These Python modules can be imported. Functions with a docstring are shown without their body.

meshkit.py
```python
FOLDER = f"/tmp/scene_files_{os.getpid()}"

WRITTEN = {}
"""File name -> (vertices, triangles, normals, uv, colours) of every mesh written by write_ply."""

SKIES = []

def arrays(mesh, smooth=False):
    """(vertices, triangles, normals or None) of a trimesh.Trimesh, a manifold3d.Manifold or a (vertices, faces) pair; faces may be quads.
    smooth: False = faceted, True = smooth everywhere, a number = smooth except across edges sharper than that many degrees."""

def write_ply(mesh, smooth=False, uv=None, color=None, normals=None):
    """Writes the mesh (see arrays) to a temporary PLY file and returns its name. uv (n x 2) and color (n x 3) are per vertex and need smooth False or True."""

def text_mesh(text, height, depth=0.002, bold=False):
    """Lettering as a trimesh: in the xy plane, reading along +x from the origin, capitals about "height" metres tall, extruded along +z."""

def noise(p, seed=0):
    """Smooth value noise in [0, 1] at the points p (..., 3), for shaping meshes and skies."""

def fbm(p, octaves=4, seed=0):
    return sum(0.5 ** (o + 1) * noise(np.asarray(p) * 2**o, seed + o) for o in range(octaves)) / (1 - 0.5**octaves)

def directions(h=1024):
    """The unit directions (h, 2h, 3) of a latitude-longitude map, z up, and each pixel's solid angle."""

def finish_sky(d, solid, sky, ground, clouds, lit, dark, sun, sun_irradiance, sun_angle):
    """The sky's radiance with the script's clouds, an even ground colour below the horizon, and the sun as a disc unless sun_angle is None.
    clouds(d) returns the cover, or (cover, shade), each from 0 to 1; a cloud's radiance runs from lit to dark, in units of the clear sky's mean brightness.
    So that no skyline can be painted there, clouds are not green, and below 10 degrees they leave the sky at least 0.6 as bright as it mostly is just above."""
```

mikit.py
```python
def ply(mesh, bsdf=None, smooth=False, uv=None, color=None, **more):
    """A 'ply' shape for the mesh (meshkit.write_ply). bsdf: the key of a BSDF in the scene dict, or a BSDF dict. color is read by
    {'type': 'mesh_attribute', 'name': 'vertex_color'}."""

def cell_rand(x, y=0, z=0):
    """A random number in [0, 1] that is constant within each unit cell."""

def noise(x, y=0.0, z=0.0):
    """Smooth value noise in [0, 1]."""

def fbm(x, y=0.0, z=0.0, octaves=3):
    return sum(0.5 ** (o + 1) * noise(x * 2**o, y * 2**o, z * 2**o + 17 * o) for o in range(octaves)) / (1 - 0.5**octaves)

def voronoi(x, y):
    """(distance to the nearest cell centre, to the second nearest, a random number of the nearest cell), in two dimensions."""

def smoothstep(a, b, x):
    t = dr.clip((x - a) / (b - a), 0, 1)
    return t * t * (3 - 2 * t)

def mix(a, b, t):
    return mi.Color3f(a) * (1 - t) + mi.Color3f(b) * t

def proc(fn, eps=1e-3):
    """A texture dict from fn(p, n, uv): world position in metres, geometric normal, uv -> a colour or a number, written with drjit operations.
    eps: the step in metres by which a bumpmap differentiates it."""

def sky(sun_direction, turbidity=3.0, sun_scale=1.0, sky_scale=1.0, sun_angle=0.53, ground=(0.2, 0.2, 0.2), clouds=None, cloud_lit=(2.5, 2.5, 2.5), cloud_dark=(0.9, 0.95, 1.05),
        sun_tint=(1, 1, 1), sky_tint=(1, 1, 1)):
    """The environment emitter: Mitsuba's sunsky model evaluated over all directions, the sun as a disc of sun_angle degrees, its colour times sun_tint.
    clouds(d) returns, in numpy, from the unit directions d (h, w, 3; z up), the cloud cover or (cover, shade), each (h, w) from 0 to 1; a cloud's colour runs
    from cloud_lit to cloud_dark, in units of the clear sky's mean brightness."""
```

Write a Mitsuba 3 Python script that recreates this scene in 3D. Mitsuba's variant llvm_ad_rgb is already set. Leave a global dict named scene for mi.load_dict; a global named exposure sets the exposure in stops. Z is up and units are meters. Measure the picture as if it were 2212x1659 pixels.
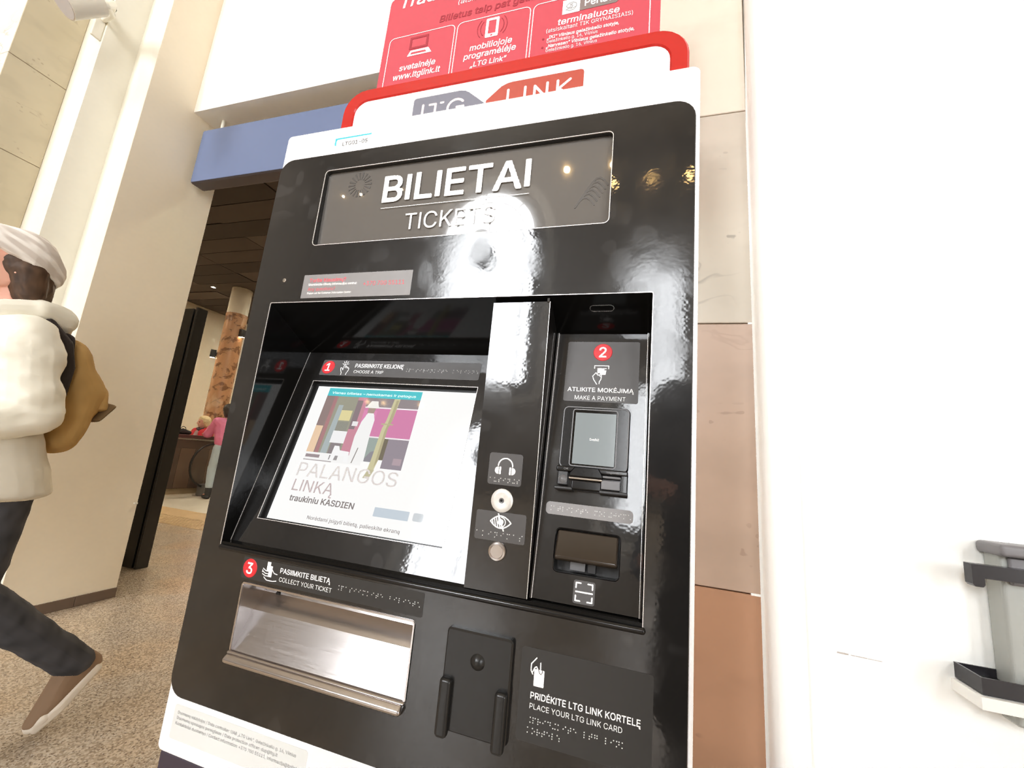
import math
import numpy as np
import trimesh
import shapely
import shapely.geometry as sg
import shapely.affinity as sa
import manifold3d as m3
import drjit as dr
import mitsuba as mi
import mikit
import meshkit
from mikit import proc, noise, fbm, voronoi, cell_rand, smoothstep, mix

T = mi.ScalarTransform4f
scene, labels = {}, {}

# ------------------------------------------------------------------ camera, daylight, exposure
# metres, z up; the ticket machine's front is the plane y = 0, the camera stands 0.58 m before it, 1.12 m above the floor
CAM = np.array([0.0, -0.58, 1.12])
FWD = np.array([-0.2936670693, 0.9387730400, 0.1801799981])
UPV = -np.array([0.0353533311, 0.1990283429, -0.9793558397])
scene['camera'] = {'type': 'perspective', 'fov': 102.1002651651684, 'fov_axis': 'x', 'near_clip': 0.02, 'far_clip': 200.0,
                   'to_world': T().look_at(origin=CAM.tolist(), target=(CAM + FWD).tolist(), up=UPV.tolist())}
exposure = -0.88
WINDOW_RADIANCE = (38.0, 39.0, 40.0)      # daylight in the three tall hall windows behind the camera
SIDE_RADIANCE = (21.0, 21.6, 22.2)        # glazed entrance in the right hall wall
PENDANT_RADIANCE = (90.0, 56.0, 20.0)
DOWNLIGHT_RADIANCE = (330.0, 287.0, 218.0)
SCREEN_WHITE = 1.75


def sr(r, g, b):
    """an sRGB colour (0-255) as linear reflectance"""
    return [((v / 255) / 12.92 if v / 255 <= 0.04045 else ((v / 255 + 0.055) / 1.055) ** 2.4) for v in (r, g, b)]


def rgb(c):
    return {'type': 'rgb', 'value': [float(v) for v in c]}


# ------------------------------------------------------------------ helpers: keys and meshes
def numbered(key):
    if key not in used:
        used.add(key)
        return key
    k = 1
    while f'{key}_{k:03d}' in used:
        k += 1
    used.add(f'{key}_{k:03d}')
    return f'{key}_{k:03d}'


used = set()


def thing(name, label, cat, group=None):
    k = numbered(name)
    labels[k] = {'label': label, 'category': cat}
    if group:
        labels[k]['group'] = group
    return k


def struct(name, label=None):
    k = numbered(name)
    labels[k] = {'kind': 'structure'}
    if label:
        labels[k]['label'] = label
    return k


def add(key, mesh, mat, smooth=False, label=None, stuff=False, **more):
    """one mesh as the entry KEY itself"""
    scene[key] = mikit.ply(mesh, mat, smooth, **more)
    if label or stuff:
        d = labels.setdefault(key, {})
        if label:
            d['label'] = label
        if stuff:
            d['kind'] = 'stuff'
    return key


def part(parent, name, mesh, mat, smooth=False, label=None, stuff=False, **more):
    """one mesh as a child of PARENT"""
    return add(numbered(parent + '__' + name), mesh, mat, smooth, label, stuff, **more)


def cat(ms):
    return trimesh.util.concatenate(list(ms))


def tm(man):
    m = man.to_mesh()
    return trimesh.Trimesh(np.array(m.vert_properties[:, :3]), np.array(m.tri_verts), process=False)


def man(mesh):
    return m3.Manifold(m3.Mesh(np.asarray(mesh.vertices, np.float32), np.asarray(mesh.faces, np.uint32)))


def box(x0, x1, y0, y1, z0, z1):
    m = trimesh.creation.box([abs(x1 - x0), abs(y1 - y0), abs(z1 - z0)])
    m.apply_translation([(x0 + x1) / 2, (y0 + y1) / 2, (z0 + z1) / 2])
    return m


def mbox(x0, x1, y0, y1, z0, z1):
    return m3.Manifold.cube([x1 - x0, y1 - y0, z1 - z0]).translate([x0, y0, z0])


def rbox(x0, x1, y0, y1, z0, z1, r=0.004, seg=12):
    """a box with rounded edges"""
    r = min(r, 0.49 * min(x1 - x0, y1 - y0, z1 - z0))
    s = m3.Manifold.sphere(r, seg)
    return tm(m3.Manifold.batch_hull([s.translate([x, y, z]) for x in (x0 + r, x1 - r) for y in (y0 + r, y1 - r) for z in (z0 + r, z1 - r)]))


def cyl(p, q, r, n=20, r2=None):
    """a cylinder or cone from p to q"""
    p, q = np.asarray(p, float), np.asarray(q, float)
    h = np.linalg.norm(q - p)
    m = tm(m3.Manifold.cylinder(h, r, r if r2 is None else r2, n))
    m.apply_transform(trimesh.geometry.align_vectors([0, 0, 1], (q - p) / h))
    m.apply_translation(p)
    return m


def lathe(profile, centre, n=40):
    m = trimesh.creation.revolve(np.asarray(profile, float), sections=n)
    if m.volume < 0:
        m.invert()
    m.apply_translation(centre)
    return m


def tube(pts, r, n=8):
    """a round bar along a polyline"""
    s = m3.Manifold.sphere(r, n)
    P = [s.translate(list(map(float, p))) for p in pts]
    return tm(m3.Manifold.batch_boolean([m3.Manifold.batch_hull([a, b]) for a, b in zip(P, P[1:])], m3.OpType.Add))


def rr(x0, z0, x1, z1, r):
    """rounded rectangle as a shapely polygon"""
    return sg.box(x0 + r, z0 + r, x1 - r, z1 - r).buffer(r, quad_segs=6)


def polys(g):
    return [p for p in getattr(g, 'geoms', [g]) if p.geom_type == 'Polygon' and p.area > 1e-12]


def ext(g, h, z=0.0):
    """extrusion of a shapely shape from z to z + h"""
    m = cat(trimesh.creation.extrude_polygon(p, h, engine='earcut') for p in polys(g))
    m.apply_translation([0, 0, z])
    return m


def plate(g, h, bev=0.001, z=0.0):
    """a convex plate whose front edge is chamfered"""
    lo, hi = np.array(g.exterior.coords)[:-1], np.array(g.buffer(-bev, quad_segs=6).exterior.coords)[:-1]
    pts = np.vstack([np.c_[lo, np.full(len(lo), z)], np.c_[lo, np.full(len(lo), z + h - bev)], np.c_[hi, np.full(len(hi), z + h)]])
    return tm(m3.Manifold.hull_points(pts))


def prism(pts_yz, x0, x1):
    """a profile in (y, z) swept along x"""
    m = trimesh.creation.extrude_polygon(sg.Polygon(pts_yz), x1 - x0, engine='earcut')
    m.apply_transform(np.array([[0, 0, 1, x0], [1, 0, 0, 0], [0, 1, 0, 0], [0, 0, 0, 1.0]]))
    return m


class Plane:
    """a working plane: local x along u, local y along v, local z outwards"""

    def __init__(self, o, v=(0, 0, 1), u=(1, 0, 0)):
        self.u, self.v = np.asarray(u, float), np.asarray(v, float) / np.linalg.norm(v)
        self.n = np.cross(self.u, self.v)
        self.M = np.eye(4)
        self.M[:3, 0], self.M[:3, 1], self.M[:3, 2], self.M[:3, 3] = self.u, self.v, self.n, o

    def __call__(self, mesh):
        m = mesh.copy()
        m.apply_transform(self.M)
        return m


FRONT = Plane((0, 0, 0))
TOUCH_A, TOUCH_B = np.array([0, .017, .938]), np.array([0, .117, 1.306])
PAY_A, PAY_B = np.array([0, .012, .94]), np.array([0, .07, 1.332])
TOUCH, PAY = Plane(TOUCH_A, TOUCH_B - TOUCH_A), Plane(PAY_A, PAY_B - PAY_A)
DIVIDER = Plane((0, .002, 0))
POSTER = Plane((0, .17, 0))
TOPPER = Plane((0, .128, 0))


def letters(string, bold):
    """lettering one unit tall; the font's capital I has bars, so an upright stroke stands in for it in capitals"""
    if 'I' not in string or string != string.upper():
        return meshkit.text_mesh(string, 1.0, 0.002, bold)
    m = meshkit.text_mesh(string.replace('I', '\u0131'), 1.0, 0.002, bold)
    for c in trimesh.graph.connected_components(m.face_adjacency, nodes=np.arange(len(m.faces)), min_len=1):
        k = np.unique(m.faces[c])
        v = m.vertices[k]
        if 0.6 < np.ptp(v[:, 1]) < 0.93 and np.ptp(v[:, 0]) < 0.30 and v[:, 1].min() > -0.2:
            v[:, 1] = (v[:, 1] - v[:, 1].min()) / np.ptp(v[:, 1]) * 1.0
            m.vertices[k] = v
    return m


def text(parent, string, pl, x0, y0, x1=None, cap=0.01, bold=False, mat='print_white', z=0.0004, depth=0.0003, name='lettering', slant=0.0, **more):
    """lettering on a plane: baseline start (x0, y0), ending at x1, capitals CAP tall"""
    m = letters(string, bold)
    b = m.bounds
    sx = cap if x1 is None else (x1 - x0) / (b[1, 0] - b[0, 0])
    v = m.vertices
    m.vertices = np.c_[(v[:, 0] - b[0, 0]) * sx + x0 + slant * v[:, 1] * cap, v[:, 1] * cap + y0, v[:, 2] * (depth / 0.002) + z]
    return part(parent, name, pl(m), mat, **more)


BRAILLE = {**{c: d for c, d in zip('abcdefghijklmnopqrstuvxyz', ('1', '12', '14', '145', '15', '124', '1245', '125', '24', '245', '13', '123', '134', '1345', '135', '1234', '12345', '1235', '234', '2345', '136', '1236', '1346', '13456', '1356'))},
           'w': '2456', 'ą': '16', 'ę': '156', 'ė': '346', 'į': '246', 'ų': '1256', 'ž': '2346', 'š': '156', '^': '46', ' ': ''}


def braille(parent, string, pl, x0, y0, x1, pitch=0.0025, mat='print_white', z=0.0004):
    """raised braille dots from x0 to x1, bottom row of dots at y0"""
    step = (x1 - x0 - pitch) / max(len(string) - 1, 1)
    a = np.arange(8) * np.pi / 4
    r = 0.00078
    dome = np.vstack([np.c_[r * np.cos(a), r * np.sin(a), 0 * a], np.c_[.6 * r * np.cos(a), .6 * r * np.sin(a), 0 * a + .0006], [[0, 0, .0008]]])
    f = [[i, (i + 1) % 8, 8 + (i + 1) % 8] for i in range(8)] + [[i, 8 + (i + 1) % 8, 8 + i] for i in range(8)] + [[8 + i, 8 + (i + 1) % 8, 16] for i in range(8)]
    ms = []
    for i, c in enumerate(string):
        for d in BRAILLE[c]:
            k = int(d) - 1
            ms.append(trimesh.Trimesh(dome + [x0 + i * step + (k // 3) * pitch, y0 + (2 - k % 3) * pitch, z], f, process=False))
    return part(parent, 'braille', pl(cat(ms)), mat, stuff=True)


def line(pts, w):
    return sg.LineString(pts).buffer(w / 2, quad_segs=4)


def flat(parent, name, pl, g, mat, z=0.0004, h=0.0003, **more):
    return part(parent, name, pl(ext(g, h, z)), mat, **more)


# ------------------------------------------------------------------ materials
def mat(name, **kw):
    scene[name] = kw
    return name


def principled(name, base, rough=0.5, two=False, bump=None, bump_scale=1.0, **kw):
    b = {'type': 'principled', 'base_color': base if isinstance(base, dict) else rgb(base), 'roughness': rough if isinstance(rough, dict) else float(rough), **kw}
    if bump:
        b = {'type': 'bumpmap', 'tex': bump, 'scale': bump_scale, 'bsdf': b}
    scene[name] = {'type': 'twosided', 'bsdf': b} if two else b
    return name


def peel(p, n, uv):
    return 0.000016 * noise(p.x * 330, p.y * 330, p.z * 330) + 0.000022 * noise(p.x * 160, p.y * 160, p.z * 160)


def smears(p, n, uv):
    a = smoothstep(0.52, 0.75, fbm(p.x * 9, p.y * 9, p.z * 7, 4))
    b = smoothstep(0.60, 0.72, noise(p.x * 31, p.y * 31, p.z * 24))
    return 0.05 + 0.07 * a + 0.05 * b


def dusty(p, n, uv):
    a = smoothstep(0.5, 0.8, fbm(p.x * 7, p.y * 7, p.z * 5, 4))
    t = smoothstep(0.66, 0.80, noise(p.x * 42, p.y * 42, p.z * 36)) * smoothstep(0.52, 0.70, fbm(p.x * 5 + 3, p.y * 5, p.z * 5, 2))
    return mix((0.0065, 0.0060, 0.0058), (0.015, 0.0135, 0.0125), a) + 0.012 * t


scene['black_gloss'] = {'type': 'blendbsdf', 'weight': 0.18,
    'sharp': {'type': 'bumpmap', 'tex': proc(peel, 4e-4), 'scale': 1.0, 'bsdf': {'type': 'principled', 'base_color': proc(dusty), 'roughness': proc(smears), 'specular': 0.9}},
    'broad': {'type': 'principled', 'base_color': proc(dusty), 'roughness': 0.40, 'specular': 0.9}}
principled('black_recess', (0.005, 0.005, 0.005), 0.10, specular=0.16)
principled('black_recess_side', (0.005, 0.005, 0.005), 0.09, specular=0.5)
principled('black_satin', (0.012, 0.012, 0.012), 0.32)
principled('black_plastic', (0.006, 0.006, 0.0065), 0.15)
principled('dark_grey_plastic', (0.020, 0.020, 0.021), 0.3)
principled('mid_grey_plastic', (0.15, 0.15, 0.155), 0.32)
principled('white_lacquer', sr(243, 243, 244), 0.28)
principled('plinth_paint', sr(58, 50, 62), 0.35)
principled('sticker_dark', (0.030, 0.029, 0.028), 0.38)
principled('sticker_film', (0.085, 0.082, 0.082), 0.42)
principled('sticker_grey', (0.27, 0.26, 0.26), 0.4)
principled('sticker_pale', sr(222, 224, 222), 0.4)
principled('print_white', sr(246, 246, 246), 0.5)
principled('print_red', sr(214, 44, 52), 0.45)
principled('print_pink', sr(226, 96, 108), 0.5)
principled('print_dark', sr(70, 70, 72), 0.5)
principled('print_grey', sr(140, 140, 140), 0.5)
principled('print_cyan', sr(60, 190, 205), 0.45)
principled('display_back', (0.155, 0.147, 0.138), 0.075, specular=0.75)  # board lightened in place of the hall mirrored in the pane
principled('display_grille', (0.095, 0.09, 0.086), 0.3)
scene['display_glass'] = {'type': 'thindielectric', 'int_ior': 1.52}
scene['clear_glass'] = {'type': 'thindielectric', 'int_ior': 1.5}


def brushed(p, n, uv):
    return 0.17 + 0.05 * noise(p.x * 12, p.y * 1500, p.z * 1500)


principled('steel', sr(205, 200, 198), proc(brushed), metallic=1.0)
principled('steel_polished', sr(214, 210, 206), 0.16, metallic=1.0)
principled('aluminium', sr(236, 234, 230), 0.34, metallic=0.35)
principled('red_gloss', sr(186, 30, 24), 0.2, clearcoat=0.4)
principled('topper_white', sr(238, 236, 238), 0.25)
principled('logo_navy', sr(122, 123, 136), 0.3)
principled('logo_red', sr(178, 78, 64), 0.3)
principled('poster_red', sr(198, 74, 88), 0.3)
principled('poster_dark_red', sr(160, 40, 58), 0.3)
principled('poster_grey', sr(132, 118, 116), 0.3)


def plaster_fn(base):
    def f(p, n, uv):
        a = fbm(p.x * 1.7, p.y * 1.7, p.z * 1.7, 3)
        b = noise(p.x * 60, p.y * 60, p.z * 60)
        return mi.Color3f(base) * (0.965 + 0.05 * a + 0.02 * b)
    return f


def plaster_bump(p, n, uv):
    return 0.0004 * noise(p.x * 55, p.y * 55, p.z * 55)


principled('plaster_white', proc(plaster_fn(sr(240, 239, 234))), 0.7)
principled('plaster_cream', proc(plaster_fn(sr(238, 229, 210))), 0.75)
principled('plaster_passage', proc(plaster_fn(sr(226, 223, 210))), 0.75)
principled('plaster_warm_light', proc(plaster_fn(sr(224, 213, 191))), 0.75)  # passage plaster with the warm concourse light put into its colour
principled('gloss_white_panel', proc(plaster_fn(sr(240, 241, 238))), 0.35)
principled('hall_plaster', proc(plaster_fn(sr(160, 150, 137))), 0.85)
principled('hall_ceiling', proc(plaster_fn(sr(196, 184, 166))), 0.85)


def marble_fn(base, dark, s=1.0, vein=0.5):
    def f(p, n, uv):
        x, y, z = p.x * s, p.y * s, p.z * s
        w = fbm(x * 4, y * 4, z * 4, 4)
        v = dr.abs(fbm(x * 2.6 + 0.9 * w, y * 2.6, z * 4.6 + 0.9 * w, 5) - 0.5)
        gate = smoothstep(0.50, 0.68, fbm(x * 2.6 + 7, y * 2.6, z * 2.0, 3))
        veins = (1 - smoothstep(0.0, 0.014, v)) * gate
        pits = smoothstep(0.74, 0.86, noise(x * 64 + 3 * w, y * 64, z * 92 + 3 * w)) * smoothstep(0.62, 0.74, fbm(x * 8, y * 8, z * 8 + 3, 2))
        mist = smoothstep(0.45, 0.75, fbm(x * 7 + w, y * 7, z * 11, 4))
        cloud = 0.94 + 0.10 * fbm(x * 5, y * 5, z * 7, 4) - 0.07 * mist
        return mix(mi.Color3f(base) * cloud, dark, dr.clip(vein * 0.8 * veins + 0.8 * vein * pits, 0, 1))
    return f


principled('marble_cream', proc(marble_fn(sr(216, 208, 192), sr(140, 130, 116), 1.0, 0.45)), 0.25)
principled('marble_grey', proc(marble_fn(sr(192, 184, 170), sr(104, 98, 92), 1.2, 0.55)), 0.22)
principled('marble_pink', proc(marble_fn(sr(178, 154, 136), sr(118, 88, 74), 1.1, 0.4)), 0.28)
principled('marble_orange', proc(marble_fn(sr(172, 130, 102), sr(84, 54, 42), 1.1, 0.45)), 0.3)
principled('marble_tan', proc(marble_fn(sr(198, 187, 160), sr(146, 128, 100), 0.8, 0.5)), 0.35)
principled('marble_white', proc(marble_fn(sr(236, 231, 219), sr(170, 160, 146), 0.9, 0.6)), 0.3)
principled('joint_mortar', sr(150, 128, 108), 0.9)


def brown_stone(p, n, uv):
    w = fbm(p.x * 4.4, p.y * 4.4, p.z * 4.4, 4)
    v = smoothstep(0.50, 0.68, fbm(p.x * 9 + 3 * w, p.y * 9, p.z * 8 + 3 * w, 5))
    l = smoothstep(0.60, 0.72, fbm(p.x * 5 + 9, p.y * 5, p.z * 2.2, 3))
    c = mix(sr(192, 146, 108), sr(124, 84, 56), v)
    return mix(c, sr(222, 196, 166), 0.5 * l)


principled('stone_brown', proc(brown_stone), 0.3)


def granite(p, n, uv):
    _, _, k = voronoi(p.x * 135, p.y * 135)
    _, _, k2 = voronoi(p.x * 210 + 7, p.y * 210)
    big = fbm(p.x * 1.3, p.y * 1.3, 0.0, 3)
    tone = fbm(p.x * 2.6 + 4, p.y * 2.6, 1.0, 3)
    c = mix(sr(154, 138, 119), sr(196, 183, 165), smoothstep(0.15, 0.9, k))
    c = mix(c, sr(108, 92, 76), smoothstep(0.78, 0.84, k2))
    c = mix(c, sr(226, 218, 204), smoothstep(0.88, 0.93, k2) * 0.7)
    warm = mix((0.96, 0.95, 0.94), (1.03, 0.94, 0.83), smoothstep(0.35, 0.7, tone))
    return c * warm * (0.84 + 0.30 * big)


principled('granite_floor', proc(granite), 0.28)
principled('tile_pale', proc(plaster_fn(sr(208, 201, 186))), 0.3)
principled('tactile_beige', proc(plaster_fn(sr(196, 168, 128))), 0.4)
principled('metal_stud', sr(222, 200, 158), 0.25, metallic=0.8)
principled('skirting_brown', sr(96, 80, 68), 0.45)
principled('black_frame', (0.010, 0.010, 0.010), 0.3)
principled('ceiling_tile_a', sr(60, 50, 44), 0.8)
principled('ceiling_tile_b', sr(70, 59, 53), 0.7)
principled('ceiling_tile_c', sr(50, 42, 37), 0.85)
principled('ceiling_void', sr(52, 42, 36), 0.9)
principled('sign_blue', sr(104, 118, 152), 0.4)
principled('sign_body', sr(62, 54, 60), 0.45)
principled('counter_panel', sr(96, 78, 66), 0.4)
principled('counter_panel_dark', sr(78, 64, 56), 0.4)
principled('counter_top', sr(74, 48, 46), 0.3)
principled('counter_plinth', sr(182, 162, 134), 0.5)
principled('rubber_black', (0.008, 0.008, 0.008), 0.35)
principled('dispenser_black', (0.014, 0.013, 0.016), 0.25)
principled('dispenser_lid', sr(112, 110, 112), 0.4)
principled('dispenser_body', sr(158, 160, 155), 0.35)
principled('dispenser_white', sr(232, 231, 226), 0.35)
principled('scratch_ink', sr(176, 170, 164), 0.8)
principled('lamp_white', sr(226, 222, 208), 0.35)
principled('lamp_face', sr(196, 190, 186), 0.4)
principled('cord', (0.16, 0.15, 0.14), 0.6)
principled('globe_grey', (0.12, 0.125, 0.15), 0.4)
principled('window_bar', (0.32, 0.31, 0.30), 0.6)
principled('bulb_socket', (0.03, 0.028, 0.025), 0.5)
# people
principled('skin', sr(226, 172, 152), 0.5)
principled('hair_brown', proc(lambda p, n, uv: mix(sr(54, 38, 28), sr(92, 68, 50), noise(p.x * 220, p.y * 60, p.z * 30))), 0.55)
principled('hair_blond', proc(lambda p, n, uv: mix(sr(214, 190, 140), sr(246, 228, 186), noise(p.x * 120, p.y * 120, p.z * 60))), 0.55)
principled('hair_dark', sr(40, 32, 28), 0.5)
principled('knit_hat', proc(lambda p, n, uv: mix(sr(206, 198, 190), sr(240, 236, 230), smoothstep(0.3, 0.7, noise(p.x * 9, p.y * 20, (p.z + 0.55 * p.y) * 62)))), 0.9)
principled('hat_mark', sr(66, 54, 50), 0.8)
principled('jacket_white', proc(plaster_fn(sr(232, 229, 214))), 0.5, sheen=0.4)
principled('hoodie_cream', proc(plaster_fn(sr(206, 200, 184))), 0.9)
principled('jeans_dark', proc(lambda p, n, uv: mix(sr(42, 43, 46), sr(70, 70, 74), noise(p.x * 40, p.y * 40, p.z * 25))), 0.9)
principled('shoe_brown', sr(132, 108, 86), 0.8)
principled('shoe_sole', sr(222, 214, 200), 0.7)
principled('bag_tan', proc(lambda p, n, uv: mix(sr(150, 116, 64), sr(186, 150, 92), fbm(p.x * 14, p.y * 14, p.z * 8, 3))), 0.85)
principled('bag_brown', sr(98, 76, 46), 0.85)
principled('strap_black', sr(38, 30, 28), 0.8)
principled('jacket_red', sr(206, 48, 62), 0.7)
principled('scarf_dark', sr(60, 44, 52), 0.8)
principled('blouse_grey', sr(170, 148, 150), 0.8)
principled('jacket_pink', sr(232, 132, 170), 0.6)
principled('jeans_pale', sr(192, 210, 222), 0.85)
principled('boot_dark', sr(44, 46, 50), 0.6)
principled('eye_dark', sr(40, 30, 28), 0.3)
principled('lip', sr(190, 104, 100), 0.5)
principled('coat_black', sr(34, 32, 34), 0.85)

# ------------------------------------------------------------------ the setting: hall behind the camera, wall with the machine, passage, concourse
def flat_mesh(g):
    vs, fs = trimesh.creation.triangulate_polygon(g, engine='earcut')
    return trimesh.Trimesh(np.c_[vs, np.zeros(len(vs))], fs, process=False)


def emitter(rad, w=1.0):
    return {'type': 'area', 'radiance': rgb(rad), 'sampling_weight': float(w)}


def arched(half, z0, spring):
    a = np.linspace(0, np.pi, 41)
    return sg.Polygon([(-half, z0), *[(half * -math.cos(t), spring + half * math.sin(t)) for t in a], (half, z0)])


def hall_window(cx, half, z0, spring, rad):
    k = struct('window')
    at = Plane((cx, -13.05, 0), u=(-1, 0, 0))
    g = arched(half, z0, spring)
    part(k, 'pane', at(flat_mesh(g)), 'window_bar', emitter=emitter(rad, 8))
    part(k, 'frame', at(ext(g.buffer(0.16).difference(g), 0.12, -0.02)), 'window_bar')
    part(k, 'reveal', at(ext(g.buffer(0.75).difference(g.buffer(0.42)), 0.10, -0.02)), 'plaster_white')
    r = half * 0.80
    a = np.linspace(0, np.pi, 31)
    part(k, 'muntin', at(ext(line([(-r, z0), *[(-r * math.cos(t), spring + r * math.sin(t)) for t in a], (r, z0)], 0.05), 0.05, 0.01)), 'window_bar')
    part(k, 'muntin', at(ext(line([(0, z0), (0, spring + r)], 0.05), 0.05, 0.01)), 'window_bar')
    for t in (45, 135):
        c, s = math.cos(math.radians(t)), math.sin(math.radians(t))
        part(k, 'muntin', at(ext(line([(r * c, spring + r * s), (half * c, spring + half * s)], 0.05), 0.05, 0.01)), 'window_bar')


hall_window(-5.62, 1.78, 3.75, 8.75, WINDOW_RADIANCE)
hall_window(0.38, 0.92, 3.30, 7.3, [v * 0.6 for v in WINDOW_RADIANCE])
hall_window(6.0, 1.30, 3.75, 8.75, [v * 0.8 for v in WINDOW_RADIANCE])
k = struct('window')
SIDE = Plane((7.45, -7.4, 0), u=(0, -1, 0))      # faces -x
gl = sg.box(-1.5, 0.5, 1.5, 4.3)
part(k, 'pane', SIDE(flat_mesh(gl)), 'window_bar', emitter=emitter(SIDE_RADIANCE, 6))
part(k, 'frame', SIDE(ext(gl.buffer(0.12, join_style=2).difference(gl), 0.1, -0.02)), 'window_bar')

add(struct('floor', 'speckled brown granite floor'), box(-13.2, 7.8, -13.2, 3.22, -0.2, 0.0), 'granite_floor')
add(struct('wall_rear'), box(-13.2, 7.8, -13.4, -13.06, 0, 13), 'hall_plaster')
add(struct('wall_right'), box(7.46, 7.8, -13.06, 0.4, 0, 13), 'hall_plaster')
add(struct('wall_left'), box(-13.2, -12.9, -13.06, 0.5, 0, 13), 'hall_plaster')
add(struct('ceiling'), box(-13.2, 7.8, -13.4, 1.6, 13, 13.3), 'hall_ceiling')

# wall that the machine stands against: marble slabs behind it, moulding, white painted wall with the sanitiser
wf = struct('wall_front')
part(wf, 'masonry', box(-0.60, 0.235, 0.42, 0.85, 0, 13), 'joint_mortar')
part(wf, 'masonry', box(0.225, 7.5, 0.40, 0.85, 0, 13), 'gloss_white_panel', label='white painted wall')
EDGE = lambda z: 0.2264 + (2.2 - z) * 0.0158
for i, (z0, z1, mm) in enumerate([(0.0, 0.340, 'marble_orange'), (0.340, 0.9045, 'marble_orange'), (0.9045, 1.4645, 'marble_pink'), (1.4645, 2.0118, 'marble_grey'), (2.0118, 2.573, 'marble_cream'), (2.573, 3.134, 'marble_cream')]):
    z0, z1 = z0 + 0.0012, z1 - 0.0012
    g = sg.Polygon([(-0.6, z0), (EDGE(z0) - 0.004, z0), (EDGE(z1) - 0.004, z1), (-0.6, z1)])
    m = plate(g.buffer(-0.002).buffer(0.002, join_style=2), 0.022, 0.0015)
    part(wf, 'slab', Plane((0, 0.4215, 0))(m), mm)
prof = [(0.0, 0.4), (0.001, 0.388), (0.006, 0.377), (0.014, 0.369), (0.024, 0.3645), (0.036, 0.363), (0.050, 0.3635), (0.062, 0.367), (0.066, 0.372), (0.067, 0.4)]
m = trimesh.creation.extrude_polygon(sg.Polygon(prof), 13.0, engine='earcut')
v = m.vertices
z = v[:, 2]
lo, hi = 0.2264 + (2.2 - z) * 0.0158, 0.2990 + (2.18 - z) * 0.0080
v[:, 0] = lo + (hi - lo) * v[:, 0] / 0.067
m.vertices = v
add(struct('trim', 'white rounded moulding between the marble and the white wall'), m, 'plaster_white', 35)
s = numbered('wall_front__scratch')
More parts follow.
